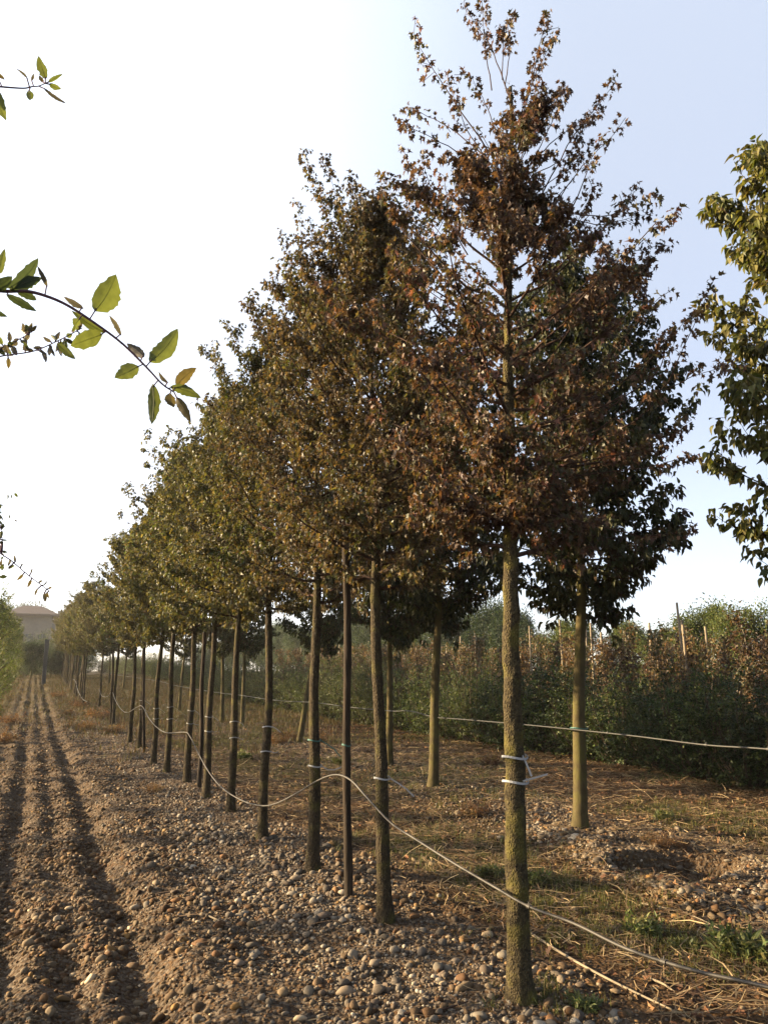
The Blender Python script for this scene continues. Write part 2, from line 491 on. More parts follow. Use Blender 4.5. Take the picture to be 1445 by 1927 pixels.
STONE_COLS = [(.095, .074, .055), (.13, .112, .09), (.19, .17, .145), (.085, .055, .033), (.15, .108, .062), (.30, .28, .25), (.12, .075, .046), (.22, .15, .07)]
STONE_W = np.array([3.2, 2.6, 1.5, 2.2, 1.5, .35, 1.2, .25]); STONE_W /= STONE_W.sum()
def stones(rng, name, x, y, r, sub, sink=.6):
    base, F = ico(sub)
    nvar = 12
    var = []
    for k in range(nvar):
        v = base.copy()
        for _ in range(8):     # knock facets off a pebble
            d = norm(rng.normal(size=3)); h = rng.uniform(.5, .88)
            t = np.clip(v @ d - h, 0, None); v = v - t[:, None] * d * .9
        var.append(v)
    var = np.array(var)
    N = len(x)
    S = np.stack([r * rng.uniform(.85, 1.35, N), r * rng.uniform(.7, 1.0, N), r * rng.uniform(.45, .8, N)], 1)
    a = rng.uniform(0, 6.28, N); b = rng.normal(0, .45, N)
    v = var[rng.integers(0, nvar, N)] * S[:, None, :]
    cb, sb = np.cos(b)[:, None], np.sin(b)[:, None]
    X, Y, Z = v[..., 0], v[..., 1], v[..., 2]
    Y, Z = Y * cb - Z * sb, Y * sb + Z * cb
    ca, sa = np.cos(a)[:, None], np.sin(a)[:, None]
    X, Y = X * ca - Y * sa, X * sa + Y * ca
    z = ground_z(x, y) + S[:, 2] * (1 - sink * 2 * rng.random(N)) * .6
    V = np.stack([X + x[:, None], Y + y[:, None], Z + z[:, None]], -1).reshape(-1, 3)
    FF = (F[None] + (np.arange(N) * len(base))[:, None, None]).reshape(-1, 3)
    c = np.array([.86, .71, .50]) * np.array(STONE_COLS)[rng.choice(len(STONE_COLS), N, p=STONE_W)] * np.exp(rng.normal(0, .25, (N, 1)))
    # washed pale river stone lies along the foot of both rows
    pale = (rng.random(N) < .75 * np.exp(-((x - 1.9) / .75) ** 2) + .6 * (x > 4.2))[:, None]
    c = np.where(pale, (c * .35 + c.mean(1, keepdims=True) * .65 * np.array([1.1, 1, .82])) * 1.35, c)
    return mesh_np(name, V, FF, np.repeat(c, len(F), 0), True)

rng = np.random.default_rng(11)
def scatter(n, x0, x1, y0, y1, dens, power=1.0):
    y = y0 + (y1 - y0) * rng.random(n) ** power
    x = rng.uniform(x0, x1, n)
    keep = rng.random(n) < dens(x, y)
    ang = np.degrees(np.arctan2(x, y))
    keep &= (ang > -8) & (ang < 55)
    return x[keep], y[keep]
_g = lambda x, y: gravel_zone(x, y) * np.clip(.74 + 2.4 * fbm(x, y, 1.9, 123, 3), .12, 1)
x1, y1 = scatter(105000, -1.4, 6.6, 2.6, 8.5, _g, 1.1)
r1 = np.exp(rng.normal(math.log(.0082), .5, len(x1)))
big = rng.random(len(x1)) < .03; r1[big] = rng.uniform(.022, .042, big.sum())
sm = stones(rng, 'gravel', x1, y1, np.clip(r1, .005, .045), 1)
x2, y2 = scatter(95000, -1.6, 6.6, 8.5, 30, _g, 1.5)
r2 = np.clip(np.exp(rng.normal(math.log(.0125), .42, len(x2))), .008, .05)
sm2 = stones(rng, 'gravel', x2, y2, r2, 0)
# rim of the pit
_R = np.array(RIDGE); _t = rng.uniform(0, 2.999, 3400); _i = _t.astype(int); _f = (_t - _i)[:, None]
_q = _R[_i] * (1 - _f) + _R[_i + 1] * _f + rng.normal(0, .14, (3400, 2))
_e = np.array([on_ground(1340, 1712)[:2], on_ground(1445, 1695)[:2], on_ground(1400, 1720)[:2]]); _q2 = _e[rng.integers(0, 3, 900)] + rng.normal(0, .2, (900, 2))
x3, y3 = np.concatenate([_q, _q2]).T
k3 = np.hypot((x3 - PIT[0]) / 1.15, (y3 - PIT[1]) / .8) > .36
sm3 = stones(rng, 'gravel', x3[k3], y3[k3], np.clip(np.exp(rng.normal(math.log(.014), .42, k3.sum())), .007, .045), 1)
def join(name, meshes, mat):
    Vs, Fs, Cs, n = [], {}, {}, 0
    for me in meshes:
        v = np.empty(len(me.vertices) * 3, np.float32); me.vertices.foreach_get('co', v)
        l = np.empty(len(me.loops), np.int32); me.loops.foreach_get('vertex_index', l)
        c = np.empty(len(me.polygons) * 4, np.float32); me.attributes['tint'].data.foreach_get('color', c)
        Vs.append(v.reshape(-1, 3)); Fs.setdefault(3, []).append(l.reshape(-1, 3) + n); Cs.setdefault(3, []).append(c.reshape(-1, 4)[:, :3])
        n += len(me.vertices); bpy.data.meshes.remove(me)
    me = mesh_np(name, np.concatenate(Vs), np.concatenate(Fs[3]), np.concatenate(Cs[3]), True)
    return link(name, me, mat)
tag(join('gravel', [sm, sm2, sm3], M_TINT), 'loose grey and tan pebbles over the path and round the trunks', 'gravel', kind='stuff')

# ------------------------------------------------------------------ straw, dry leaves, grass, weeds
def strips(rng, x, y, L, w, col, lift=.012, tilt=.12, curve=.0):
    N = len(x)
    a = rng.uniform(0, 6.28, N); el = rng.normal(0, tilt, N)
    d = np.stack([np.cos(a) * np.cos(el), np.sin(a) * np.cos(el), np.sin(el)], 1)
    s = norm(np.cross(d, [0, 0, 1.]) + rng.normal(0, .3, (N, 3)))
    p = np.stack([x, y, ground_z(x, y) + lift * (1 + 2 * rng.random(N)) + np.abs(np.sin(el)) * L * .5], 1)
    mid = p + s * (rng.normal(0, .08, N) * L)[:, None]
    pts = [p - d * L[:, None] * .5, mid, p + d * L[:, None] * .5]
    V = np.stack([pts[0] - s * w[:, None], pts[0] + s * w[:, None], pts[1] - s * w[:, None], pts[1] + s * w[:, None], pts[2] - s * w[:, None] * .5, pts[2] + s * w[:, None] * .5], 1).reshape(-1, 3)
    F = np.array([(0, 2, 3, 1), (2, 4, 5, 3)])
    FF = (F[None] + (np.arange(N) * 6)[:, None, None]).reshape(-1, 4)
    return V, FF, np.repeat(col, 2, 0)

def colpick(rng, cols, n, j=.25):
    cols = np.array(cols)
    return cols[rng.integers(0, len(cols), n)] * np.exp(rng.normal(0, j, (n, 1)))

STRAWC = [(.17, .12, .06), (.26, .19, .10), (.11, .07, .038), (.07, .045, .025), (.13, .08, .042)]
_s = lambda x, y: np.clip(sstep(2.5, 3.1, x + fbm(x, y, .8, 77, 3)) * (1.15 - gravel_zone(x, y)) * (.5 + 2.5 * np.clip(fbm(x, y, 1.1, 55, 3) + .2, 0, 1)) + .03, 0, 1)
xs, ys = scatter(60000, 1.0, 9.2, 2.2, 16, _s, 1.25)
n = len(xs)
V, F, Cc = strips(rng, xs, ys, np.exp(rng.normal(math.log(.11), .55, n)), rng.uniform(.0012, .0032, n) * (1 + ys * .06), colpick(rng, STRAWC, n))
tag(link('straw', mesh_np('straw', V, F, Cc), M_STRAW), 'scattered dry straw and dead grass stalks between the two tree rows', 'straw', kind='stuff')

# dead leaves (reddish brown litter below the hedge and between the rows)
_l = lambda x, y: np.clip(.12 + .9 * np.exp(-((x - 8.1) / .8) ** 2) + .5 * np.clip(fbm(x, y, .9, 66, 2) * 3, 0, 1), 0, 1) * sstep(2.4, 3.2, x)
xs, ys = scatter(30000, 2.3, 9.6, 2.4, 22, _l, 1.2); n = len(xs)
P_ = np.stack([xs, ys, ground_z(xs, ys) + .012], 1)
D_ = rng.normal(size=(n, 3)) * [1, 1, .35]
V, F, k = leaves(rng, MAPLE_LO, P_, D_, rng.uniform(.025, .055, n), .8)
Cc = np.repeat(colpick(rng, [(.12, .056, .026), (.08, .036, .018), (.17, .09, .042), (.05, .028, .018), (.13, .078, .032)], n), k, 0)
tag(link('leaf_litter', mesh_np('leaf_litter', V, F, Cc), M_STRAW), 'fallen reddish brown leaves carpeting the soil before the hedge', 'leaf litter', kind='stuff')

def blades(rng, cx, cy, n, rad, h, cols, w=.003, lean=.5, zofs=0.0):
    N = len(cx) * n
    bx = np.repeat(cx, n) + rng.normal(0, 1, N) * np.repeat(rad, n); by = np.repeat(cy, n) + rng.normal(0, 1, N) * np.repeat(rad, n)
    hh = np.repeat(h, n) * rng.uniform(.4, 1.2, N)
    a = rng.uniform(0, 6.28, N); le = np.abs(rng.normal(0, lean, N))
    p0 = np.stack([bx, by, ground_z(bx, by) - .01], 1)
    o = np.stack([np.cos(a), np.sin(a), np.zeros(N)], 1)
    p1 = p0 + o * (hh * le * .35)[:, None] + np.array([0, 0, 1.]) * (hh * .6)[:, None]
    p2 = p0 + o * (hh * le)[:, None] + np.array([0, 0, 1.]) * (hh * (1 - .3 * np.clip(le, 0, 1)))[:, None]
    s = np.stack([-np.sin(a), np.cos(a), np.zeros(N)], 1) * w
    V = np.stack([p0 - s, p0 + s, p1 - s * .8, p1 + s * .8, p2 - s * .1, p2 + s * .1], 1).reshape(-1, 3)
    F = np.array([(0, 1, 3, 2), (2, 3, 5, 4)])
    FF = (F[None] + (np.arange(N) * 6)[:, None, None]).reshape(-1, 4)
    c = np.array(cols)[rng.integers(0, len(cols), N)] * np.exp(rng.normal(0, .2, (N, 1)))
    return V, FF, np.repeat(c, 2, 0)

# green and yellowing grass between the rows
_gr = lambda x, y: np.clip(fbm(x, y, .55, 91, 3) * 3.2 + .1 + .4 * sstep(8, 16, y), 0, 1) * sstep(2.7, 3.3, x)
xs, ys = scatter(9000, 2.6, 9.0, 2.2, 34, _gr, 1.2)
V, F, Cc = blades(rng, xs, ys, 14, np.full(len(xs), .05), rng.uniform(.04, .12, len(xs)), [(.04, .055, .013), (.065, .07, .018), (.09, .078, .028), (.12, .09, .045), (.03, .042, .012)], .0022, .7)
# grassy growth along the right edge of the path far off and the far path
xf, yf = scatter(14000, -2.6, 9.2, 14, 75, lambda x, y: np.clip(sstep(16, 30, y) * (.2 + .8 * (np.abs(x - .1) > .9)) + .25 * (x > 1.3), 0, 1), .8)
pc = []
for (px, py, rad, m_) in [(1330, 1532, .45, 150), (1245, 1528, .35, 90), (1420, 1560, .4, 90), (1150, 1700, .28, 70), (1060, 1690, .3, 90), (940, 1650, .3, 80), (1300, 1790, .22, 60), (1400, 1805, .25, 70), (1210, 1745, .2, 50), (925, 1432, .4, 90),
                        (480, 1425, .6, 110), (650, 1500, .5, 90), (1090, 1770, .2, 50), (870, 1500, .35, 70), (640, 1430, .7, 110), (420, 1400, .8, 110), (1010, 1880, .12, 20), (760, 1590, .3, 50)]:
    g_ = on_ground(px, py); pc.append(np.stack([g_[0] + rng.normal(0, rad, m_), g_[1] + rng.normal(0, rad, m_)], 1))
pc = np.concatenate(pc)
Vp, Fp, Cp = blades(rng, pc[:, 0], pc[:, 1], 15, np.full(len(pc), .03), rng.uniform(.03, .10, len(pc)), [(.055, .066, .014), (.08, .082, .018), (.12, .105, .03), (.13, .10, .045), (.04, .048, .013)], .002, .9)
F = np.concatenate([F, Fp + len(V)]); V = np.concatenate([V, Vp]); Cc = np.concatenate([Cc, Cp])
V2, F2, C2 = blades(rng, xf, yf, 10, np.full(len(xf), .12), rng.uniform(.06, .22, len(xf)), [(.06, .056, .018), (.09, .062, .026), (.05, .052, .015), (.085, .045, .02)], .006, .8)
me = mesh_np('grass', np.concatenate([V, V2]), [np.concatenate([F, F2 + len(V)])], [np.concatenate([Cc, C2])])
M_GRASS = leaf_mat('grass_blade', .6, .25, (1.3, 1.2, .5), .2)
tag(link('grass', me, M_GRASS), 'thin green and yellowing grass in patches between the rows', 'grass', kind='stuff')

# ------------------------------------------------------------------ tree generator
def trunk_path(rng, H, lean=(0, 0), wob=.03, n=40):
    t = np.linspace(0, 1, n)
    z = t * H
    px = lean[0] * t + wob * (np.sin(t * 5 + rng.uniform(0, 6)) - np.sin(rng.uniform(0, 0)) ) * t + .4 * wob * np.sin(t * 17 + rng.uniform(0, 6)) * np.minimum(1, t * 6)
    py = lean[1] * t + wob * np.sin(t * 4.3 + rng.uniform(0, 6)) * t + .4 * wob * np.sin(t * 15 + rng.uniform(0, 6)) * np.minimum(1, t * 6)
    return np.stack([px, py, z], 1)

def trunk_mesh(rng, name, path, r0, r1, mat, parent, sides=20, flare=.5, knots=10, rough=.06, cb=2.1, sub=4):
    n = len(path)
    # resample densely so that bark relief is real geometry
    t = np.linspace(0, 1, n); T = np.linspace(0, 1, n * sub)
    P = np.stack([np.interp(T, t, path[:, i]) for i in range(3)], 1)
    P[0, 2] -= .12
    H = path[-1, 2]
    rad = r0 + (r1 - r0) * (T ** .9)
    z = P[:, 2]
    rad = np.where(z > cb, rad * (1 - .25 * (z - cb) / (H - cb)), rad)
    rad = rad * (1 + flare * np.exp(-np.maximum(z, 0) / .07))
    V, q = tubes(P[None], rad[None], sides)
    V = V.reshape(len(T), sides, 3)
    c = P[:, None, :]
    d = V - c
    ang = np.arange(sides)[None, :] * (6.2831 / sides) + 0 * z[:, None]
    zz = z[:, None] + 0 * ang
    so = int(rng.integers(1000))
    per = (fbm(np.cos(ang) * 2.0 + so, zz * 16 + np.sin(ang) * 2, 1.0, 3, 3) + fbm(np.sin(ang) * 2.0 + so, zz * 16 - np.cos(ang) * 2 + 50, 1.0, 4, 3)) * rough * 2
    per = per + (fbm(np.cos(ang) * 7 + so, zz * 55, 1.0, 5, 2) + fbm(np.sin(ang) * 7 + so, zz * 55 + 9, 1.0, 6, 2)) * rough * 1.2
    for _ in range(knots):
        ka = rng.uniform(0, 6.28); kz = rng.uniform(.2, cb + .5)
        dd = ((np.angle(np.exp(1j * (ang - ka)))) / .5) ** 2 + ((zz - kz) / .035) ** 2
        per = per + rng.uniform(.08, .24) * np.exp(-dd)
    V = c + d * (1 + per[..., None])
    me = mesh_np(name, V.reshape(-1, 3), q, None, True)
    o = link(name, me, mat, parent)
    return o

def interp_path(path, z):
    return np.stack([np.interp(z, path[:, 2], path[:, i]) for i in range(3)], -1)

def crown(rng, path, cb, top, Rf, nprim, elev, nsec, nnode, lsize, tmpl, pal, droop=.5, sec_len=.35, gap=.25, pair=2, extra=None, az_bias=None, leafrad=.03, upc=.25, leader=True, lowdroop=0.0, tufts=4):
    H = top
    z0 = cb + (H * .93 - cb) * (np.linspace(0, 1, nprim) ** .95)
    az = np.arange(nprim) * 2.39996 + rng.normal(0, .35, nprim)
    tt = (z0 - cb) / (H - cb)
    L = np.array([Rf(t) for t in tt])
    el = R(elev[0]) + (R(elev[1]) - R(elev[0])) * tt + rng.normal(0, R(8), nprim)
    L = L / np.cos(el) * rng.uniform(.65, 1.12, nprim)
    n = 7
    s = np.linspace(0, 1, n)
    S = interp_path(path, z0)
    h = np.stack([np.cos(az), np.sin(az)], 1)
    P = np.zeros((nprim, n, 3))
    P[:, :, :2] = S[:, None, :2] + h[:, None, :] * (L * np.cos(el))[:, None, None] * s[None, :, None]
    P[:, :, 2] = S[:, None, 2] + (L * np.sin(el))[:, None] * s + (upc * L)[:, None] * s ** 2 - .0
    P += rng.normal(0, .012, P.shape) * (s > 0)[None, :, None]
    rp = .0045 + .011 * (1 - tt) * .9
    Rp = rp[:, None] * (1 - .8 * s[None, :])
    paths = [(P, Rp, 5)]
    # leader and explicit shoots
    sP, sR, sS, sLen = [], [], [], []
    prims = [P]
    # secondaries
    K = nprim * nsec
    pi = np.repeat(np.arange(nprim), nsec)
    t = rng.uniform(.04, 1.0, K)
    idx = t * (n - 1); i0 = np.minimum(idx.astype(int), n - 2); f = (idx - i0)[:, None]
    A = P[pi, i0] * (1 - f) + P[pi, i0 + 1] * f
    pd = norm(P[pi, i0 + 1] - P[pi, i0])
    rd = norm(rng.normal(size=(K, 3)) * [1, 1, .55])
    d = norm(pd * .75 + rd * .75 + np.array([0, 0, .22]))
    gl = fbm(A[:, 0] * 1.3 + A[:, 2] * .9, A[:, 1] * 1.3 - A[:, 2] * .7, 1.6, int(rng.integers(9999)), 2) + .5
    keep = gl > gap + rng.normal(0, .06, K)
    A, d, t, pi = A[keep], d[keep], t[keep], pi[keep]
    K = len(A)
    ls = sec_len * rng.uniform(.45, 1.15, K) * (1.1 - .5 * t) * (.55 + .45 * (1 - tt[pi]))
    m = 4; u = np.linspace(0, 1, m)
    Q = A[:, None, :] + d[:, None, :] * (ls[:, None] * u)[..., None]
    Q[..., 2] += (.12 * ls)[:, None] * u ** 2
    Q += rng.normal(0, .006, Q.shape) * (u > 0)[None, :, None]
    Rq = np.full((K, 1), .0032) * (1 - .7 * u)[None, :]
    paths.append((Q, Rq, 3))
    LP, LD = [], []
    def nodes(Q, count, lo=.15):
        K, m, _ = Q.shape
        tn = np.tile(np.linspace(lo, 1, count), (K, 1)) + rng.normal(0, .03, (K, count))
        tn = np.clip(tn, 0, 1)
        ix = tn * (m - 1); a = np.minimum(ix.astype(int), m - 2); ff = (ix - a)[..., None]
        kk = np.arange(K)[:, None]
        p = Q[kk, a] * (1 - ff) + Q[kk, a + 1] * ff
        dd = norm(Q[kk, a + 1] - Q[kk, a])
        return p.reshape(-1, 3), dd.reshape(-1, 3)
    def put(Q, count, lo=.15, dr=None):
        p, dd = nodes(Q, count, lo)
        for k in range(pair):
            side = norm(rng.normal(size=p.shape))
            side = norm(side - dd * np.sum(side * dd, 1, keepdims=True) * .6)
            off = side * (leafrad * rng.uniform(.3, 1.3, (len(p), 1)))
            LP.append(p + off)
            LD.append(side * .7 + dd * .4 + np.array([0, 0, -(droop if dr is None else dr)]) + rng.normal(0, .25, p.shape))
    put(Q, nnode)
    put(P, 10, .3)
    if tufts:
        Q2 = Q[:, -2:, :]
        put(Q2, tufts, .3)
    if leader:
        zt = np.linspace(cb + .6 * (top - cb), top, 60)
        lp = interp_path(path, zt)[None]
        put(lp, 90, 0)
    if extra is not None:
        for (pts, ra, cl) in extra:
            E_ = np.array(pts, float)[None]
            # densify
            tE = np.linspace(0, 1, E_.shape[1]); TE = np.linspace(0, 1, 12)
            E2 = np.stack([np.interp(TE, tE, E_[0, :, i]) for i in range(3)], 1)[None]
            E2 += rng.normal(0, .0022, E2.shape) * (TE > 0)[None, :, None]
            paths.append((E2, (ra * (1 - .75 * TE))[None], 5))
            put(E2, cl, .5)
            put(E2[:, -3:], max(3, cl // 3), .0)
            # short spurs
            ns = max(3, cl // 4)
            p, dd = nodes(E2, ns, .5)
            sd_ = norm(dd * .6 + rng.normal(size=dd.shape) * .7)
            sl = rng.uniform(.03, .10, (len(p), 1, 1))
            Qs = p[:, None] + sd_[:, None] * np.linspace(0, 1, 4)[None, :, None] * sl
            paths.append((Qs, np.full((len(p), 4), .0018), 3))
            put(Qs, 4, .3)
    LP = np.concatenate(LP); LD = np.concatenate(LD)
    if lowdroop: LD = LD + np.array([0, 0, -lowdroop]) * (LP[:, 2:3] < cb + .5)
    size = rng.uniform(lsize[0], lsize[1], len(LP))
    return paths, LP, LD, size

def tree(rng, name, path, r0, r1, cb, mats, tmpl, pal, loc=(0, 0, 0), rz=0, knots=10, flare=.5, sides=20, rough=.06, sub=4, pscale=2.2, **kw):
    root = empty(name, loc, rz)
    trunk_mesh(rng, 'trunk', path, r0, r1, mats[0], root, sides, flare, knots, rough, cb, sub)
    paths, LP, LD, size = crown(rng, path, cb, path[-1, 2], tmpl=tmpl, pal=pal, **kw)
    mb = MB()
    for P, Rr, s in paths:
        V, q = tubes(P, Rr, s); mb.add(V, q)
    mb.build('branches', mats[1], root, True)
    V, F, k = leaves(rng, tmpl, LP, LD, size)
    c = palette(rng, LP, pal[0], pal[1], pscale, int(rng.integers(9999)))
    link('foliage', mesh_np('foliage', V, F, np.repeat(c, k, 0)), mats[2], root)
    return root

ORD = ['nearest', 'second', 'third', 'fourth', 'fifth', 'sixth', 'seventh', 'eighth', 'ninth', 'tenth', 'eleventh', 'twelfth', 'thirteenth', 'fourteenth', 'fifteenth', 'sixteenth', 'seventeenth', 'eighteenth', 'nineteenth', 'twentieth']
TENS = {2: 'twenty', 3: 'thirty', 4: 'forty', 5: 'fifty', 6: 'sixty', 7: 'seventy', 8: 'eighty'}
def ordw(i):
    """i from 0"""
    if i < 20: return ORD[i]
    k = i + 1
    if k % 10 == 0: return TENS[k // 10][:-1] + 'ieth'
    return TENS[k // 10] + '-' + ['', 'first'] [1] if k % 10 == 1 else TENS[k // 10] + '-' + ORD[k % 10 - 1]

# ------------------------------------------------------------------ front row of maples
RED = ([(.036, .024, .018), (.068, .042, .028), (.092, .057, .031), (.062, .053, .021), (.034, .037, .016), (.105, .050, .034)], [2.2, 2.4, 2.2, 2.0, 1.4, .5])
OLIVE = ([(.030, .030, .013), (.058, .055, .020), (.086, .078, .026), (.054, .062, .018), (.034, .046, .014), (.072, .050, .022), (.07, .095, .024)], [1.6, 2.2, 2.4, 2.0, 1.2, .5, .25])
def RfT1(t): return float(np.interp(t, [0, .08, .25, .45, .6, .75, .9, 1], [.45, .80, .94, .80, .50, .26, .15, .06]))
def RfM(t): return float(np.interp(t, [0, .08, .25, .45, .6, .75, .9, 1], [.50, .84, .98, .90, .70, .44, .25, .08]))

tie_pts = []
def tie(root, z, r, path, mat, side, tail=None):
    """a band of tape round the trunk with a loose end, part of the tree it is knotted to"""
    c = interp_path(path, np.array(z))
    ang = np.linspace(0, 2 * math.pi, 25)
    P = np.stack([c[0] + r * np.cos(ang), c[1] + r * np.sin(ang), z + .006 * np.sin(ang * 2 + 1)], 1)
    w = .0055
    V = np.concatenate([P - [0, 0, w], P + [0, 0, w], P * 1.0 + np.stack([np.cos(ang) * .002, np.sin(ang) * .002, ang * 0 + w], 1), P + np.stack([np.cos(ang) * .002, np.sin(ang) * .002, ang * 0 - w], 1)])
    n = len(ang); i = np.arange(n - 1)
    mb = MB()
    mb.add(V, np.concatenate([np.stack([3 * n + i, 3 * n + i + 1, 2 * n + i + 1, 2 * n + i], 1), np.stack([n + i, n + i + 1, i + 1, i], 1), np.stack([n + i, 2 * n + i, 2 * n + i + 1, n + i + 1], 1), np.stack([i, i + 1, 3 * n + i + 1, 3 * n + i], 1)]))
    if tail is not None:
        T = np.array(tail, float)
        d = norm(np.gradient(T, axis=0)); s = norm(np.cross(d, np.array([.3, .9, .1]))) * w * .8
        V = np.concatenate([T - s, T + s, T - s + [0, .0015, 0], T + s + [0, .0015, 0]]); n = len(T); i = np.arange(n - 1)
        mb.add(V, np.concatenate([np.stack([i, i + 1, n + i + 1, n + i], 1), np.stack([2 * n + i, 3 * n + i, 3 * n + i + 1, 2 * n + i + 1], 1), np.stack([i, 2 * n + i, 2 * n + i + 1, i + 1], 1), np.stack([n + i, n + i + 1, 3 * n + i + 1, 3 * n + i], 1)]))
    mb.build('tie_band', mat, root)

row = [(980, 1885), (725, 1730), (588, 1640), (494, 1577), (434, 1525), (388, 1500), (352, 1471), (314, 1453), (289, 1438), (262, 1407), (245, 1397), (213, 1366), (187, 1330)]
base = [on_ground(*p) for p in row]
print('ROW', [tuple(round(c, 2) for c in b) for b in base])

# --- nearest maple, with the long shoots seen against the sky
b0 = base[0]
D0 = math.hypot(b0[0], b0[1])
rng = np.random.default_rng(3)
def loc0(px, py, dd=0.0):
    p = at_dist(px, py, D0 + dd)
    return (p[0] - b0[0], p[1] - b0[1], p[2] - b0[2])
tp = [(980, 1885), (972, 1600), (966, 1400), (960, 1150), (959, 900), (955, 700), (956, 500), (958, 380), (965, 250), (960, 165)]
pts = np.array([loc0(*p) for p in tp]); pts[0] = (0, 0, 0)
zz = np.linspace(0, pts[-1, 2], 44)
t1path = np.stack([np.interp(zz, pts[:, 2], pts[:, 0]), np.interp(zz, pts[:, 2], pts[:, 1]), zz], 1)
k = np.ones(5) / 5
for c in (0, 1):
    w_ = np.pad(t1path[:, c], 2, mode='edge'); t1path[:, c] = np.convolve(w_, k, 'valid') + rng.normal(0, .0035, len(zz))
t1path[0, :2] = 0
shoot_px = [  # start px, mid, tip px, depth offsets
    ((960, 190), (925, 90), (872, 12), .1), ((925, 170), (912, 90), (908, 15), -.1), ((950, 160), (958, 100), (955, 32), .0),
    ((965, 260), (1000, 150), (1032, 22), .15), ((975, 250), (1005, 140), (1042, 72), -.15), ((945, 150), (947, 90), (944, 48), 0.1),
    ((930, 300), (850, 185), (775, 65), -.2), ((920, 300), (840, 235), (765, 200), .2), ((900, 310), (820, 262), (757, 232), -.1),
    ((900, 400), (800, 400), (762, 292), .1), ((880, 480), (815, 370), (790, 290), -.3), ((990, 420), (1075, 260), (1158, 155), .1),
    ((1010, 430), (1090, 320), (1165, 240), -.2), ((1000, 300), (1060, 250), (1118, 212), .3), ((1000, 560), (1130, 440), (1198, 355), .1),
    ((1050, 400), (1140, 408), (1235, 368), -.2), ((1030, 400), (1130, 425), (1220, 402), .25), ((1000, 640), (1150, 480), (1252, 462), .2),
    ((1020, 700), (1110, 560), (1190, 490), -.3), ((1030, 820), (1170, 640), (1240, 560), .1), ((1050, 850), (1250, 735), (1335, 545), -.1),
    ((1250, 735), (1310, 705), (1365, 690), -.1), ((1030, 850), (1240, 700), (1262, 620), .15), ((1040, 800), (1200, 700), (1300, 590), .1),
    ((1030, 880), (1200, 850), (1300, 790), .0), ((1040, 900), (1220, 880), (1300, 858), .25), ((1000, 960), (1200, 1010), (1305, 1000), .2),
    ((985, 330), (1030, 250), (1062, 165), -.2), ((990, 380), (1050, 330), (1105, 285), .2), ((940, 330), (880, 250), (845, 160), .25),
    ((930, 500), (850, 430), (835, 330), .3), ((920, 560), (830, 500), (760, 400), .1), ((920, 600), (820, 560), (735, 470), -.25),
    ((1000, 330), (1060, 300), (1088, 262), .0), ((1000, 250), (1040, 210), (1056, 160), .1), ((1010, 500), (1080, 430), (1120, 350), .1),
    ((970, 330), (1000, 250), (1012, 170), -.3), ((940, 260), (915, 200), (885, 140), -.1),
]
extra = []
for a, m_, b_, dd in shoot_px:
    A = np.array(loc0(*a, dd * .3)); B = np.array(loc0(*b_, dd)); Mm = np.array(loc0(*m_, dd * .7))
    L_ = np.linalg.norm(B - A)
    extra.append(([A, Mm, B], .0026 + .0026 * min(1, L_), int(7 + 10 * L_)))
T1 = tree(rng, 'maple_tree', t1path, .060, .014, 2.15, (M_BARK, M_TWIG, M_LEAF), MAPLE, RED, loc=b0, sides=40, sub=9, knots=16, rough=.055, flare=.45,
          Rf=RfT1, nprim=70, elev=(5, 44), nsec=17, nnode=14, lsize=(.018, .041), droop=.8, sec_len=.30, gap=.30, extra=extra, leafrad=.028, tufts=4)
tag(T1, 'largest maple in front, red-brown crown and mossy trunk with two white ties', 'tree', 'maples of the front row')
G_FR = 'maples of the front row'
rt = .061
def zrow(px, py, b):     # height above base where a pixel row meets the trunk
    return float(at_dist(px, py, math.hypot(b[0], b[1]))[2] - b[2])
za, zb = zrow(965, 1424, b0), zrow(968, 1470, b0)
def tailpts(pxs, dd): return [loc0(x, y, dd) for x, y in pxs]
tie(T1, za, rt + .004, t1path, M_WHITE, 1, tailpts([(982, 1421), (988, 1432), (994, 1446), (1000, 1461)], -.03))
tie(T1, zb, rt + .005, t1path, M_WHITE, 1, tailpts([(984, 1470), (998, 1466), (1012, 1462), (1030, 1457)], -.03))

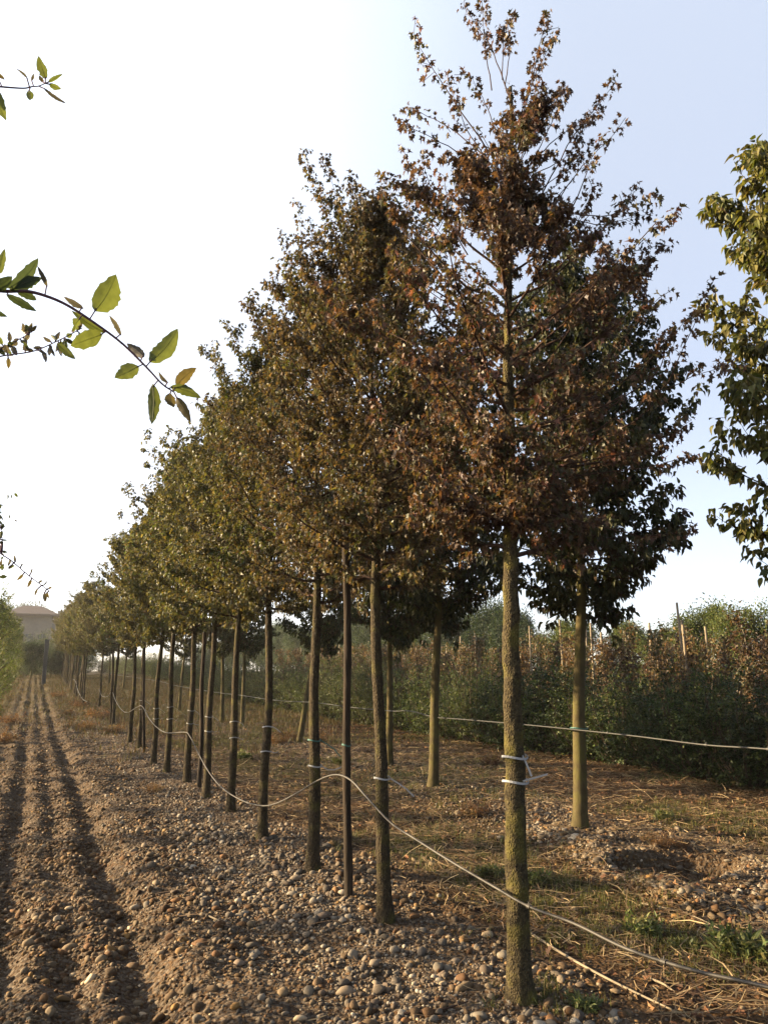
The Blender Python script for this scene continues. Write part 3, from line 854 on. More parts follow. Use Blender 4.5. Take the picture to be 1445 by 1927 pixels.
# --- the other maples: three more of their own, then copies of five kinds
def maple_proto(seed, H=5.35, hi=True, pal=OLIVE, wob=.03, lean=(0, 0), targets=()):
    rg = np.random.default_rng(seed)
    path = trunk_path(rg, H, lean, wob)
    ex = []
    for q in range(13 if hi else 9):
        z = rg.uniform(.55, .93) * H; a = rg.uniform(0, 6.28); Lx = rg.uniform(.35, .85) * (1.25 - z / H)
        Lx = max(.3, Lx); s = interp_path(path, np.array(z))
        o = np.array([math.cos(a) * Lx, math.sin(a) * Lx, Lx * rg.uniform(.9, 1.7)])
        ex.append(([s, s + o * [.55, .55, .42], s + o], .0045, 20))
    for tgt in targets:     # long shoots whose tips stand out against the sky
        tgt = np.array(tgt); s = interp_path(path, np.array(min(H * .86, tgt[2] - .75)))
        ex.append(([s, s + (tgt - s) * np.array([.6, .6, .5]), tgt], .0042, 26))
    for q in range(4):
        s = interp_path(path, np.array(H * .9)); a = rg.uniform(0, 6.28)
        ex.append(([s, s + np.array([math.cos(a) * .08, math.sin(a) * .08, .2]), s + np.array([math.cos(a) * .2, math.sin(a) * .2, rg.uniform(.4, .62)])], .004, 16))
    t = tree(rg, 'maple_tree', path, rg.uniform(.047, .054), .012, 2.12, (M_BARKM, M_TWIG, M_LEAF), MAPLE if hi else MAPLE_LO, pal, sides=26 if hi else 14, sub=6 if hi else 3,
             Rf=RfM, nprim=64 if hi else 56, elev=(6, 53), nsec=14 if hi else 12, nnode=12 if hi else 9, lsize=(.020, .041) if hi else (.032, .056), droop=.7, sec_len=.37, gap=.27, extra=ex, leafrad=.03, tufts=3)
    return t, path
protos = []
MIX = (OLIVE[0], OLIVE[1])
REDOL = ([(.032, .026, .016), (.060, .044, .023), (.082, .062, .027), (.058, .056, .019), (.036, .043, .015), (.085, .048, .027), (.07, .095, .024)], [1.8, 2.2, 2.2, 2.2, 1.6, .5, .2])
specs = [(21, 5.0, True, REDOL), (22, 5.0, True, REDOL), (23, 4.95, True, OLIVE), (24, 4.95, False, OLIVE), (25, 5.1, False, OLIVE), (26, 4.9, False, OLIVE), (27, 5.05, False, OLIVE)]
names = [None,
         'maple just behind the largest one, red-brown leaves, one white tie on its trunk',
         'maple just left of the dark stake, blue and white ties on its trunk',
         'maple whose trunk carries two white ties and the low sag of the hose',
         ]
tones = {4: 'olive-brown', 5: 'brownish'}
rng = np.random.default_rng(40)
allpos = list(base)
# carry the row on into the distance
last = np.array(base[-1][:2]); yy = last[1]
xr = 2.12
while yy < 66:
    yy += 1.5
    allpos.append((xr + rng.normal(0, .05), yy, float(ground_z(xr, yy))))
for i, b in enumerate(allpos[1:], 1):
    pi_ = i - 1 if i <= 3 else 3 + (i % 4)
    if pi_ >= len(protos) or protos[pi_] is None:
        while len(protos) <= pi_: protos.append(None)
        s = specs[pi_]
        tg = {0: [(568, 288), (612, 292), (660, 332), (722, 345), (600, 350), (690, 380)], 1: [(532, 445), (560, 380), (505, 530), (585, 420)]}.get(pi_, [])
        tg = [at_dist(x_, y_, math.hypot(b[0], b[1])) - np.array(b) for x_, y_ in tg]
        t, path = maple_proto(s[0], s[1], s[2], s[3], targets=tg, lean=(-_cr[0] * .15, -_cr[1] * .15) if pi_ == 0 else (0, 0))
        protos[pi_] = (t, path); root = t
        root.location = b; root.rotation_euler = (0, 0, [0, 0, 4.1, 1.1, 0, 3, 5][pi_])
        rz = root.rotation_euler[2]
    else:
        rz = rng.uniform(0, 6.28)
        sc = rng.uniform(.93, 1.05)
        root = copy_tree(protos[pi_][0], b, rz, (rng.uniform(.92, 1.08), rng.uniform(.92, 1.08), sc))
        for ch in list(root.children):
            if ch.name.startswith('tie_band'): bpy.data.objects.remove(ch)
    if i < 4: lab = names[i]
    else: lab = 'olive-brown maple, ' + ordw(i) + ' trunk of the front row counted from the camera'
    tag(root, lab, 'tree', G_FR)
    # ties
    path = protos[pi_][1]
    if i <= 9:
        zs = {1: [.86], 2: [1.0, .80], 3: [1.02, .79]}.get(i, [.98, .80])
        for j, zt in enumerate(zs):
            mt = M_TEAL if (i == 2 and j == 0) else M_WHITE if i < 4 else M_TAPE
            r_ = .053 if i < 3 else .050
            tk = 1.0 if i < 3 else rng.uniform(.35, .8)
            # tail in local coordinates, pointing to the right of the picture
            dr = np.array([_cr[0] * math.cos(-rz) - _cr[1] * math.sin(-rz), _cr[0] * math.sin(-rz) + _cr[1] * math.cos(-rz), 0])
            c = interp_path(path, np.array(zt)); s0 = c + dr * r_
            tl = [s0, s0 + (dr * .05 + np.array([0, 0, -.03])) * tk, s0 + (dr * .11 + np.array([0, 0, -.07 if j == 0 else rng.uniform(-.07, .02)])) * tk, s0 + (dr * .16 + np.array([0, 0, rng.uniform(-.15, -.09) if j == 0 else rng.uniform(-.05, .06)])) * tk]
            tie(root, zt, r_, path, mt, 1, tl)

# ------------------------------------------------------------------ stakes in the front row
def stake(px, py, toppx, toppy, r, label, wob=.006, name='wooden_stake', mat=None):
    b = on_ground(px, py)
    D = math.hypot(b[0], b[1])
    t = at_dist(toppx, toppy, D)
    n = 24; u = np.linspace(0, 1, n)
    P = np.stack([(t[0] - b[0]) * u, (t[1] - b[1]) * u, (t[2] - b[2]) * u], 1)
    P[:, 0] += wob * np.sin(u * 9 + px); P[:, 1] += wob * np.sin(u * 7)
    P[0, 2] -= .1
    rr = r * (1 + .06 * np.sin(u * 23)) * (1 - .12 * u)
    V, q = tubes(P[None], rr[None], 14)
    mb = MB(); mb.add(V, q); mb.add(V[-14:], np.arange(14)[None])
    o = mb.build(name, mat or M_STAKE, None, True)
    o.location = b
    tag(o, label, 'stake' if 'stake' in name else 'tree')
    return o, P
s1, sp = stake(655, 1686, 651, 985, .031, 'straight dark wooden stake with a green tie, between two front-row maples')
e_ = empty('wooden_stake', s1.location); s1.name = 'pole'
for k_ in ('label', 'category'): e_[k_] = s1[k_]; del s1[k_]
s1.location = (0, 0, 0); s1.parent = e_; e_.name = 'wooden_stake'
zt = zrow(655, 1402, tuple(e_.location))
tie(e_, zt, .032, sp, M_TEAL, 1)
stake(376, 1484, 384, 1190, .030, 'thin dark stake standing between two close front-row trunks', .012)
stake(271, 1416, 271, 1200, .030, 'thin dark stake in the far part of the front row')
stake(209, 1366, 214, 1225, .035, 'thin dark stake farthest along the front row')

# ------------------------------------------------------------------ second row: broad dark-leaved trees
DARKG = ([(.016, .020, .010), (.028, .034, .014), (.040, .044, .017), (.055, .055, .02), (.045, .032, .018)], [2, 2.4, 2, 1.1, 1.3])
GOLDLIT = ([(.028, .033, .012), (.056, .062, .017), (.085, .081, .023), (.115, .10, .03), (.034, .034, .014)], [1.3, 2.2, 2.4, 1.5, .8])  # olive leaf tones, brightened to carry golden sunlight in the colour
def RfP(t): return float(np.interp(t, [0, .06, .25, .5, .75, .9, 1], [.62, .95, 1.15, .98, .70, .42, .12]))
def pear_proto(seed, H, cb, pal, r0=.085, rscale=1.0, n=64, lean=(0, 0), gap=.22):
    rg = np.random.default_rng(seed)
    path = trunk_path(rg, H, lean, .02)
    ex = []
    for q in range(16):
        z = rg.uniform(.4, .95) * H; a = rg.uniform(0, 6.28); s = interp_path(path, np.array(z)); Lx = RfP((z - cb) / (H - cb)) * rscale * rg.uniform(.9, 1.25)
        o = np.array([math.cos(a) * Lx, math.sin(a) * Lx, Lx * rg.uniform(.6, 1.1)])
        ex.append(([s, s + o * [.55, .55, .45], s + o], .006, 24))
    return tree(rg, 'pear_tree', path, r0, .014, cb, (M_BARK2, M_TWIG, M_LEAFG), OVATE, pal, sides=28, sub=5, knots=3, rough=.02, flare=.35,
                Rf=lambda t: RfP(t) * rscale, nprim=n, elev=(-6, 52), nsec=15, nnode=7, lsize=(.05, .085), droop=.9, sec_len=.42, gap=gap, extra=ex, leafrad=.045, tufts=3, pscale=1.2), path
G_P = 'broad-leaved trees of the second row'
bp = on_ground(1091, 1558)
pt, pp = pear_proto(51, 6.0, 2.12, DARKG, .076, 1.08, 84, lean=(_cr[0] * .3, _cr[1] * .3), gap=.12)
pt.location = bp; tag(pt, 'dark-leaved tree on a pebble mound, smooth trunk half in sun, right of the largest maple', 'tree', G_P)
b2 = on_ground(815, 1481)
t2 = copy_tree(pt, b2, .5, (.95, .95, 1.0)); tag(t2, 'dark-leaved tree seen between the two nearest maples, thin sunlit trunk', 'tree', G_P)
# off to the right, crown reaching into the frame
ptr, pp3 = pear_proto(53, 5.6, 1.7, GOLDLIT, .09, 1.0, 92, gap=.05)
p3 = at_x(1715, 1262, 5.25); ptr.location = (5.25, p3[1], float(ground_z(5.25, p3[1]))); ptr.rotation_euler = (0, 0, 1.0)
tag(ptr, 'golden-lit yellow-green tree cut by the right edge of the picture', 'tree', G_P)
for (x, y, tilt, lab) in [(733, 1440, 0, 'dark-leaved tree hidden behind the trunk of the second maple'),
                    (563, 1398, .12, 'dark-leaved tree with a trunk leaning to the right'),
                    (456, 1366, 0, 'thin-trunked dark tree of the second row seen left of the two-tie maple'),
                    (418, 1360, 0, 'thinnest second-row trunk left of the leaning one'),
                    (337, 1338, 0, 'far second-row tree glimpsed between front-row trunks'),
                    (232, 1300, 0, 'distant second-row tree near the end of the path side'),
                    (205, 1292, 0, 'distant second-row tree beside the last visible front-row trunks')]:
    b_ = on_ground(x, y)
    t_ = copy_tree(pt, b_, rng.uniform(0, 6.28), (.85, .85, .95) if x > 400 else (.8, .8, .9)); tag(t_, lab, 'tree', G_P)
    if tilt: t_.rotation_euler = (.02, tilt, 1.0); t_.rotation_euler = (0, 0, 0); t_.rotation_euler = (-.05, .13, 0)

# ------------------------------------------------------------------ hedge
def shrub_proto(seed, name, H, Rr, nleaf, lsize, pal, tmpl, mats, base_r=.75, zmin=.05, stems=7, lean=.5, pscale=3, topnoise=.25):
    rg = np.random.default_rng(seed)
    root = empty(name, (0, 0, 0))
    P, Rad = [], []
    tips = []
    for k in range(stems * 7):
        a = rg.uniform(0, 6.28); rad = Rr * math.sqrt(rg.random()) ; h = H * (1 - topnoise * rg.random()) * (1 - .28 * (rad / Rr) ** 3)
        h *= rg.uniform(.45, 1)
        x, y = rad * math.cos(a), rad * math.sin(a)
        u = np.linspace(0, 1, 6)
        pth = np.stack([x * (.1 + .9 * u ** .6) + rg.normal(0, .02, 6), y * (.1 + .9 * u ** .6) + rg.normal(0, .02, 6), h * u], 1); pth[0] = (x * .08, y * .08, -.06)
        P.append(pth); Rad.append(.010 * (1 - .8 * u) * (H / 1.6)); tips.append(pth)
    P = np.array(P)
    V, q = tubes(P, np.array(Rad), 4)
    mb = MB(); mb.add(V, q); mb.build('stems', mats[0], root, True)
    K = len(P)
    ncl = nleaf // 16
    ki = rg.integers(0, K, ncl); t = rg.uniform(zmin, 1, ncl) ** .75
    ix = t * 5; i0 = np.minimum(ix.astype(int), 4); f = (ix - i0)[:, None]
    c = P[ki, i0] * (1 - f) + P[ki, i0 + 1] * f
    off = rg.normal(0, .09 * H / 1.6, (ncl, 3)); off[:, 2] *= .8
    tip = c + off * np.array([1.6, 1.6, 1.2]); tip[:, 2] = np.maximum(tip[:, 2], .04)
    d = norm(off + [0, 0, .05] + np.stack([c[:, 0], c[:, 1], 0 * c[:, 0]], 1) * .15)
    LP = np.repeat(tip, 16, 0) + np.repeat(d, 16, 0) * (rg.uniform(-.08, .09, (ncl * 16, 1)) * H / 1.6) + rg.normal(0, .018, (ncl * 16, 3))
    LD = np.repeat(d, 16, 0) * .7 + rg.normal(0, .7, LP.shape)
    V, F, k = leaves(rg, tmpl, LP, LD, rg.uniform(lsize[0], lsize[1], len(LP)))
    c = palette(rg, LP, pal[0], pal[1], pscale, seed)
    link('foliage', mesh_np('foliage', V, F, np.repeat(c, k, 0)), mats[1], root)
    return root
HEDGE = ([(.011, .019, .008), (.020, .032, .011), (.034, .050, .016), (.064, .080, .024), (.10, .11, .04)], [2, 2.6, 2.2, 1, .35])
WILLOW = ([(.024, .032, .013), (.042, .054, .018), (.062, .072, .025), (.09, .09, .035)], [1.5, 2.4, 2, 1])
hp = [shrub_proto(60 + k, 'hedge_shrub', 2.0, .75, 11000, (.034, .058), HEDGE, SMALL, (M_BARKD, M_LEAFG)) for k in range(4)]
wp = [shrub_proto(70 + k, 'hedge_shrub', 2.5, .85, 7500, (.045, .08), WILLOW, LANCE, (M_BARKD, M_LEAFG), topnoise=.35) for k in range(3)]
rng = np.random.default_rng(8)
y_ = 5.6; i = 0; used = set()
def place(protos, k, loc, rz, sc):
    if (id(protos), k) not in used:
        used.add((id(protos), k)); o = protos[k]; o.location = loc; o.rotation_euler = (0, 0, rz); o.scale = sc
        return o
    return copy_tree(protos[k], loc, rz, sc)
while y_ < 118:
    X = 9.55 + rng.normal(0, .12) + .0 * y_
    mix = y_ > 15.5
    pr = wp if (mix and (y_ > 20 or i % 2)) else hp
    k = int(rng.integers(len(pr)))
    sc = rng.uniform(.92, 1.1)
    o = place(pr, k, (X, y_, float(ground_z(X, y_)) - .02), rng.uniform(0, 6.28), (sc * 1.1, sc * 1.1, sc * rng.uniform(.92, 1.05)))
    if y_ < 20:
        lab = ('dark evergreen hedge shrub, ' if pr is hp else 'pale green taller hedge shrub, ') + ordw(i) + ' along the hedge from the right'
    else:
        lab = 'pale green willowy hedge shrub, ' + ordw(i) + ' along the hedge from the right'
    tag(o, lab, 'shrub', 'shrubs of the long hedge')
    y_ += (.92 if y_ < 25 else 1.25 if y_ < 50 else 1.9); i += 1

# ------------------------------------------------------------------ rusty saplings with pale stakes behind the hedge
RUST = ([(.04, .026, .016), (.075, .048, .026), (.115, .075, .035), (.07, .06, .026), (.04, .048, .02)], [1.5, 2, 2, 1.8, 1.6])
def sapling_proto(seed, staked):
    rg = np.random.default_rng(seed)
    root = empty('sapling', (0, 0, 0))
    P = trunk_path(rg, 2.3, (rg.normal(0, .06), rg.normal(0, .06)), .05, 12)
    Ps = [P]; 
    V, q = tubes(P[None], (.014 * (1 - .6 * np.linspace(0, 1, 12)))[None], 5); mb = MB(); mb.add(V, q)
    for k in range(16):
        z = rg.uniform(.5, 2.2); a = rg.uniform(0, 6.28); s = interp_path(P, np.array(z)); L_ = rg.uniform(.2, .45)
        u = np.linspace(0, 1, 12)[:, None]
        Q = s + np.array([math.cos(a) * .5, math.sin(a) * .5, .9]) * L_ * u
        Ps.append(Q); V, q = tubes(Q[None], (.005 * (1 - .7 * u[:, 0]))[None], 3); mb.add(V, q)
    mb.build('stems', M_PALE if seed % 2 else M_TWIG, root, True)
    A = np.concatenate(Ps); LP = A[rg.integers(0, len(A), 900)] + rg.normal(0, .07, (900, 3)); LP[:, 2] = np.maximum(LP[:, 2], .3)
    V, F, kk = leaves(rg, OVATE, LP, rg.normal(size=(900, 3)) + [0, 0, -.4], rg.uniform(.045, .085, 900))
    link('foliage', mesh_np('foliage', V, F, np.repeat(palette(rg, LP, *RUST, 2.0, seed), kk, 0)), M_LEAF, root)
    if staked:
        h = 2.55; u = np.linspace(0, 1, 8)
        Q = np.stack([.08 + .05 * u * rg.normal(), .02 + .08 * u * rg.normal(), h * u], 1); Q[0, 2] = -.1
        V, q = tubes(Q[None], np.full((1, 8), .024), 8); mb = MB(); mb.add(V, q); mb.add(V[-8:], np.arange(8)[None]); mb.build('stake', M_PALE, root, True)
    return root
sap = [sapling_proto(81 + k, k == 1) for k in range(5)]
i = 0
for r_, X in enumerate((11.9, 13.4, 15.0, 16.8)):
    y_ = 8.5 + r_ * .9; j = 0
    while y_ < (40 if r_ < 3 else 48):
        k = int(rng.integers(5)); sc = rng.uniform(.85, 1.1) * (1 + .04 * r_)
        x_ = X + rng.normal(0, .1)
        o = place(sap, k, (x_, y_, float(ground_z(x_, y_))), rng.uniform(0, 6.28), (sc * 1.15, sc * 1.15, sc))
        tag(o, ('staked rusty sapling, ' if k == 1 else 'rusty slender sapling, ') + ordw(j) + ' from the right in the ' + ['first', 'second', 'third', 'last'][r_] + ' row behind the hedge', 'sapling', 'rusty saplings behind the hedge')
        y_ += .85 + .12 * r_; j += 1
# tall pale stakes that stand out against the trees
for n_, (px, py0, py1, X, lab) in enumerate([(1272, 1260, 1134, 12.6, 'tall pale leaning stake below the sunlit green trees'), (1052, 1225, 1166, 12.7, 'bright pale stake left of the dark tree trunk'),
                                   (1110, 1235, 1172, 12.6, 'pale stake just right of the smooth dark-leaved tree trunk'), (995, 1210, 1178, 14.2, 'short pale stake between the two big trunks'), (893, 1230, 1192, 12.7, 'thin pale stake left of the largest maple trunk')]):
    t = at_x(px, py1, X); g = float(ground_z(t[0], t[1]))
    u = np.linspace(0, 1, 10); lx = [.10, .05, 0, .02, .03][n_]
    Q = np.stack([-lx * 0 + lx * (1 - u) * 1.2, -.02 * u + .01 * np.sin(u * 8), (t[2] - g) * u], 1); Q[0, 2] = -.1
    V, q = tubes(Q[None], (.03 * (1 - .2 * u))[None], 9); mb = MB(); mb.add(V, q); mb.add(V[-9:], np.arange(9)[None])
    o = mb.build('wooden_stake', M_PALE, None, True); o.location = (t[0], t[1], g); tag(o, lab, 'stake', 'pale stakes behind the hedge')

# ------------------------------------------------------------------ tree line beyond
BGG = ([(.03, .042, .014), (.052, .068, .018), (.08, .09, .025), (.105, .105, .034)], [1.5, 2.4, 2.2, 1])
BGD = ([(.02, .032, .018), (.032, .046, .024), (.05, .065, .03)], [2, 2, 1])
def bush_tree(seed, H, Rr, pal, n=20000):
    rg = np.random.default_rng(seed)
    root = empty('field_tree', (0, 0, 0))
    path = trunk_path(rg, H * .8, (0, 0), .08, 14)
    V, q = tubes(path[None], (.09 * (1 - .75 * np.linspace(0, 1, 14)))[None], 8); mb = MB(); mb.add(V, q); mb.build('trunk', M_BARK2, root, True)
    lobes = []
    for k in range(26):
        a = rg.uniform(0, 6.28); z = H * rg.uniform(.30, .95); rr = Rr * math.sqrt(max(.05, 1 - ((z / H - .55) / .5) ** 2)) * rg.uniform(.3, 1)
        lobes.append((rr * math.cos(a), rr * math.sin(a), z, rg.uniform(.18, .38) * Rr))
    lobes = np.array(lobes)
    mb = MB()
    u = np.linspace(0, 1, 6)[:, None]
    for l in lobes:
        s = interp_path(path, np.array(max(.2, l[2] * .7))); Q = s + (l[:3] - s) * u; V, q = tubes(Q[None], (.03 * (1 - .8 * u[:, 0]))[None], 4); mb.add(V, q)
    mb.build('branches', M_BARK2, root, True)
    li = rg.integers(0, len(lobes), n); dd = norm(rg.normal(size=(n, 3)))
    LP = lobes[li, :3] + dd * (lobes[li, 3] * (1 + .35 * rg.normal(size=n)))[:, None] * [1, 1, 1.25]
    V, F, kk = leaves(rg, SMALL, LP, dd + rg.normal(0, .6, (n, 3)), rg.uniform(.08, .14, n) * (H / 4.5))
    link('foliage', mesh_np('foliage', V, F, np.repeat(palette(rg, LP, *pal, 1.0, seed), kk, 0)), M_LEAFG, root)
    return root
bt = [bush_tree(91 + k, 4.3, 1.3, BGG) for k in range(3)]
dt = [bush_tree(95 + k, 4.6, 1.6, BGD) for k in range(2)]
y_ = 14; j = 0
while y_ < 125:
    X = 23.5 + rng.normal(0, .5)
    pr = dt if (34 < y_) else bt
    k = int(rng.integers(len(pr))); sc = rng.uniform(.88, 1.12) * (1 if y_ < 22 else .80 if y_ < 34 else 1.0)
    if y_ < 17: sc = 1.05
    o = place(pr, k, (X, y_, float(ground_z(X, y_)) - .05), rng.uniform(0, 6.28), (sc, sc, sc))
    tag(o, ('dark green tree of the far tree line, ' if pr is dt else 'sunlit green tree of the far tree line, ') + ordw(j) + ' from the right edge', 'tree', 'trees of the far tree line')
    y_ += 1.9 if y_ < 40 else 2.6 if y_ < 62 else 3.6; j += 1
# the dark conifer peeping over the saplings left of the largest maple
def conifer(seed, H):
    rg = np.random.default_rng(seed); root = empty('conifer_tree', (0, 0, 0))
    P = trunk_path(rg, H, (0, 0), .02, 14); V, q = tubes(P[None], (.09 * (1 - .9 * np.linspace(0, 1, 14)))[None], 8); mb = MB(); mb.add(V, q); mb.build('trunk', M_BARKD, root, True)
    n = 9000; z = H * (.12 + .88 * rg.random(n) ** 1.5); a = np.round(rg.uniform(0, 6.28, n) * 2.2) / 2.2 + z * 2.1 + rg.normal(0, .12, n); rr = (H - z) * .28 * rg.random(n) ** .5 * (.75 + .3 * np.sin(z * 9))
    LP = np.stack([rr * np.cos(a), rr * np.sin(a), z - rr * .25], 1)
    V, F, kk = leaves(rg, LANCE, LP, np.stack([np.cos(a), np.sin(a), -.1 + 0 * a], 1) + rg.normal(0, .3, (n, 3)), rg.uniform(.07, .14, n))
    link('foliage', mesh_np('foliage', V, F, np.repeat(palette(rg, LP, *BGD, 1.0, seed), kk, 0)), M_LEAFG, root)
    return root
c1 = conifer(131, 5.0)
for (px, py, X, lab) in [(880, 1165, 22, 'dark conifer peeping out left of the largest maple trunk'), (930, 1160, 26, 'slender conifer with a pointed tip just left of the largest maple trunk')]:
    t = at_x(px, py, X); g = float(ground_z(t[0], t[1])); s_ = (t[2] - g) / 5.0
    o = c1 if X == 22 else copy_tree(c1, (0, 0, 0), 1.0); o.location = (t[0], t[1], g); o.scale = (s_ * .9, s_ * .9, s_); tag(o, lab, 'tree')

# ------------------------------------------------------------------ left row: young leafy trees along the path
LEFTG = ([(.034, .046, .017), (.06, .076, .025), (.09, .105, .035), (.13, .125, .045)], [1.5, 2.4, 2, 1])
def young_proto(seed, H, n, Rr=.55, cb=.35):
    rg = np.random.default_rng(seed)
    path = trunk_path(rg, H, (0, 0), .04, 20)
    return tree(rg, 'young_tree', path, .024, .006, cb, (M_BARKD, M_TWIG, M_LEAFG), LANCE, LEFTG, sides=8, sub=2, knots=2, rough=.02, flare=.3,
                Rf=lambda t: Rr * float(np.interp(t, [0, .2, .6, 1], [.7, 1, .8, .15])), nprim=n, elev=(10, 60), nsec=8, nnode=6, lsize=(.05, .08), droop=.1, sec_len=.3, gap=.48, leafrad=.03, tufts=2, pscale=2)
yp = [young_proto(101 + k, 2.9, 30) for k in range(3)]
y_ = 2.2; j = 0
while y_ < 66:
    X = (-1.42 if y_ < 14 else -1.3) + rng.normal(0, .05)
    k = int(rng.integers(3))
    sc = rng.uniform(.9, 1.1) * (1 if y_ < 14 else 1.45)
    if y_ < 14: hs = rng.uniform(.6, .85)
    else: hs = rng.uniform(.8, .95)
    o = place(yp, k, (X, y_, float(ground_z(X, y_))), rng.uniform(0, 6.28), (sc, sc, sc * hs))
    tag(o, 'leafy pale green young tree, ' + ordw(j) + ' along the left side of the path', 'tree', 'young trees along the left of the path')
    y_ += 1.5 if y_ < 14 else 1.3; j += 1

# ------------------------------------------------------------------ end of the path: bushes, cypress-like post, houses
G_E = 'bushes closing the far end of the path'
i = 0
for (px, X0, Yy, s_, pr, lab) in [(20, 0, 70, 1.0, wp, 'pale bush at the far end, under the left house wall'), (48, 0, 76, 1.15, wp, 'pale green bush behind the far end of the path'), (75, 0, 82, 1.2, wp, 'tall pale bush directly behind the far post'),
                               (105, 0, 78, 1.1, wp, 'pale bush right of the far post'), (130, 0, 74, 1.2, wp, 'bush behind the last front-row crowns'), (60, 0, 66, .95, dt, 'dark tree left of the far post'), (98, 0, 68, .8, dt, 'dark tree right of the far post'), (150, 0, 82, 1.2, dt, 'dark tree behind the last front-row trunks'),
                               (5, 0, 84, 1.1, dt, 'dark tree at the left edge below the house')]:
    d = ray(px, 1255); x_ = d[0] / d[1] * Yy
    if pr is dt: s_ *= .62
    else: s_ *= 1.6
    o = copy_tree(pr[i % 2], (x_, Yy, float(ground_z(x_, Yy))), i * 1.3, (s_ * 1.25, s_ * 1.25, s_)); tag(o, lab, 'tree' if pr is dt else 'bush', G_E)
    i += 1
for q in range(11):
    x_ = -7 + q * 1.9; Yy = 108 + rng.normal(0, 2)
    o = copy_tree(wp[q % 3], (x_, Yy, float(ground_z(x_, Yy))), q * 1.9, (1.6, 1.6, 1.35)); tag(o, 'hazy bush across the far end of the field, ' + ordw(q) + ' from the left', 'bush', G_E)
# background masses further right hidden among the trunks
for q in range(7):
    d = ray(560 + q * 22, 1200); x_ = 24 * 1.0; Yy = d[1] / d[0] * x_
    o = copy_tree(dt[q % 2], (x_ + rng.normal(0, .5), Yy, float(ground_z(x_, Yy))), q * 1.1, (1.0, 1.0, .92)); tag(o, 'dark tree above the hedge seen between front trunks, ' + ordw(q) + ' from the left', 'tree', 'dark clump above the hedge')

# dark post
pb = at_y(84, 1268, 58); gz0 = float(ground_z(pb[0], 58)); ph = float(at_y(84, 1205, 58)[2]) - gz0
mb = MB(); mb.box((-.13, -.13, -.2), (.13, .13, ph)); mb.box((-.17, -.17, ph), (.17, .17, ph + .06))
o = mb.build('post', plain_mat('post_paint', (.05, .055, .06), .6, .3, .2)); o.location = (pb[0], 58, gz0); tag(o, 'dark upright post at the far end of the path', 'post')

M_WALL = plain_mat('hazed_house_wall', (.2, .175, .14), .9, .1, .08, 3)  # wall colour lightened to stand in for distance haze
M_ROOF = plain_mat('roof_tile', (.12, .09, .075), .85, .2, .2, 9)
M_GLASS = plain_mat('window_glass', (.05, .055, .06), .15, .5, .1)
def house(cx, cy, zb, w, dpt, h, rh, label, chimneys=1):
    root = empty('house', (cx, cy, zb))
    mb = MB(); mb.box((-w / 2, -dpt / 2, -.5), (w / 2, dpt / 2, h)); mb.build('wall', M_WALL, root)
    ov = .9; W, Dp = w / 2 + ov, dpt / 2 + ov; rl = w * .22
    V = np.array([(-W, -Dp, h), (W, -Dp, h), (W, Dp, h), (-W, Dp, h), (-rl, 0, h + rh), (rl, 0, h + rh), (-W, -Dp, h + .25), (W, -Dp, h + .25), (W, Dp, h + .25), (-W, Dp, h + .25)], float)
    mb = MB(); mb.add(V, [np.array([(0, 3, 2, 1), (0, 1, 7, 6), (1, 2, 8, 7), (2, 3, 9, 8), (3, 0, 6, 9), (6, 7, 5, 4), (8, 9, 4, 5)]), np.array([(7, 8, 5), (9, 6, 4)])]); rf = mb.build('roof', M_ROOF, root)
    for k in range(chimneys):
        mb = MB(); x0 = (-.15 + .35 * k) * w; mb.box((x0 - .3, -.3, h + rh * .6), (x0 + .3, .3, h + rh + .9)); mb.box((x0 - .4, -.4, h + rh + .9), (x0 + .4, .4, h + rh + 1.05)); mb.build('chimney', M_WALL, rf)
    for zf in np.arange(1.2, h - 1.2, 3.0):
        for k in (-.3, 0, .3):
            f = MB(); x0 = k * w; y0 = -dpt / 2
            f.box((x0 - .62, y0 - .06, zf - .12), (x0 + .62, y0 - .003, zf)); f.box((x0 - .62, y0 - .06, zf + 1.3), (x0 + .62, y0 - .003, zf + 1.42)); f.box((x0 - .62, y0 - .06, zf), (x0 - .5, y0 - .003, zf + 1.3)); f.box((x0 + .5, y0 - .06, zf), (x0 + .62, y0 - .003, zf + 1.3))
            fr = f.build('window', M_WALL, root)
            g = MB(); g.box((x0 - .498, y0 - .03, zf + .002), (x0 + .498, y0 - .004, zf + 1.298)); g.build('pane', M_GLASS, fr)
    return tag(root, label, 'house')
Yh = 125
def hx(px, Y): d = ray(px, 1200); return d[0] / d[1] * Y
ez = float(at_y(55, 1161, Yh)[2]); rz_ = float(at_y(55, 1147, Yh)[2])
house(hx(56, Yh), Yh, 1.2, 5.6, 6, ez - 1.2, (rz_ - ez) * 1.5, 'hazy pale house with a low hipped roof at the far end of the path', 0)
Yh2 = 150
ez = float(at_y(120, 1172, Yh2)[2]); rz_ = float(at_y(120, 1161, Yh2)[2])
house(hx(122, Yh2), Yh2, 1.2, 7.5, 7, ez - 1.2, (rz_ - ez), 'second hazy house, lower roof just right of the taller house', 1)
for q, (px, py, Y_, lab) in enumerate([(35, 1146, 150, 'hazy treetop left of the house roof ridge'), (58, 1143, 152, 'hazy treetop over the house roof'), (105, 1155, 170, 'small hazy conifer between the two house roofs'), (88, 1155, 160, 'hazy treetop at the right end of the house roof')]):
    t = at_y(px, py, Y_); s_ = (t[2] - 1.2) / (5.0 if q == 2 else 4.6)
    o = copy_tree(c1 if q == 2 else dt[q % 2], (t[0], Y_, 1.2), q, (s_ * (.8 if q < 3 else .6), s_ * .8, s_)); tag(o, lab, 'tree')

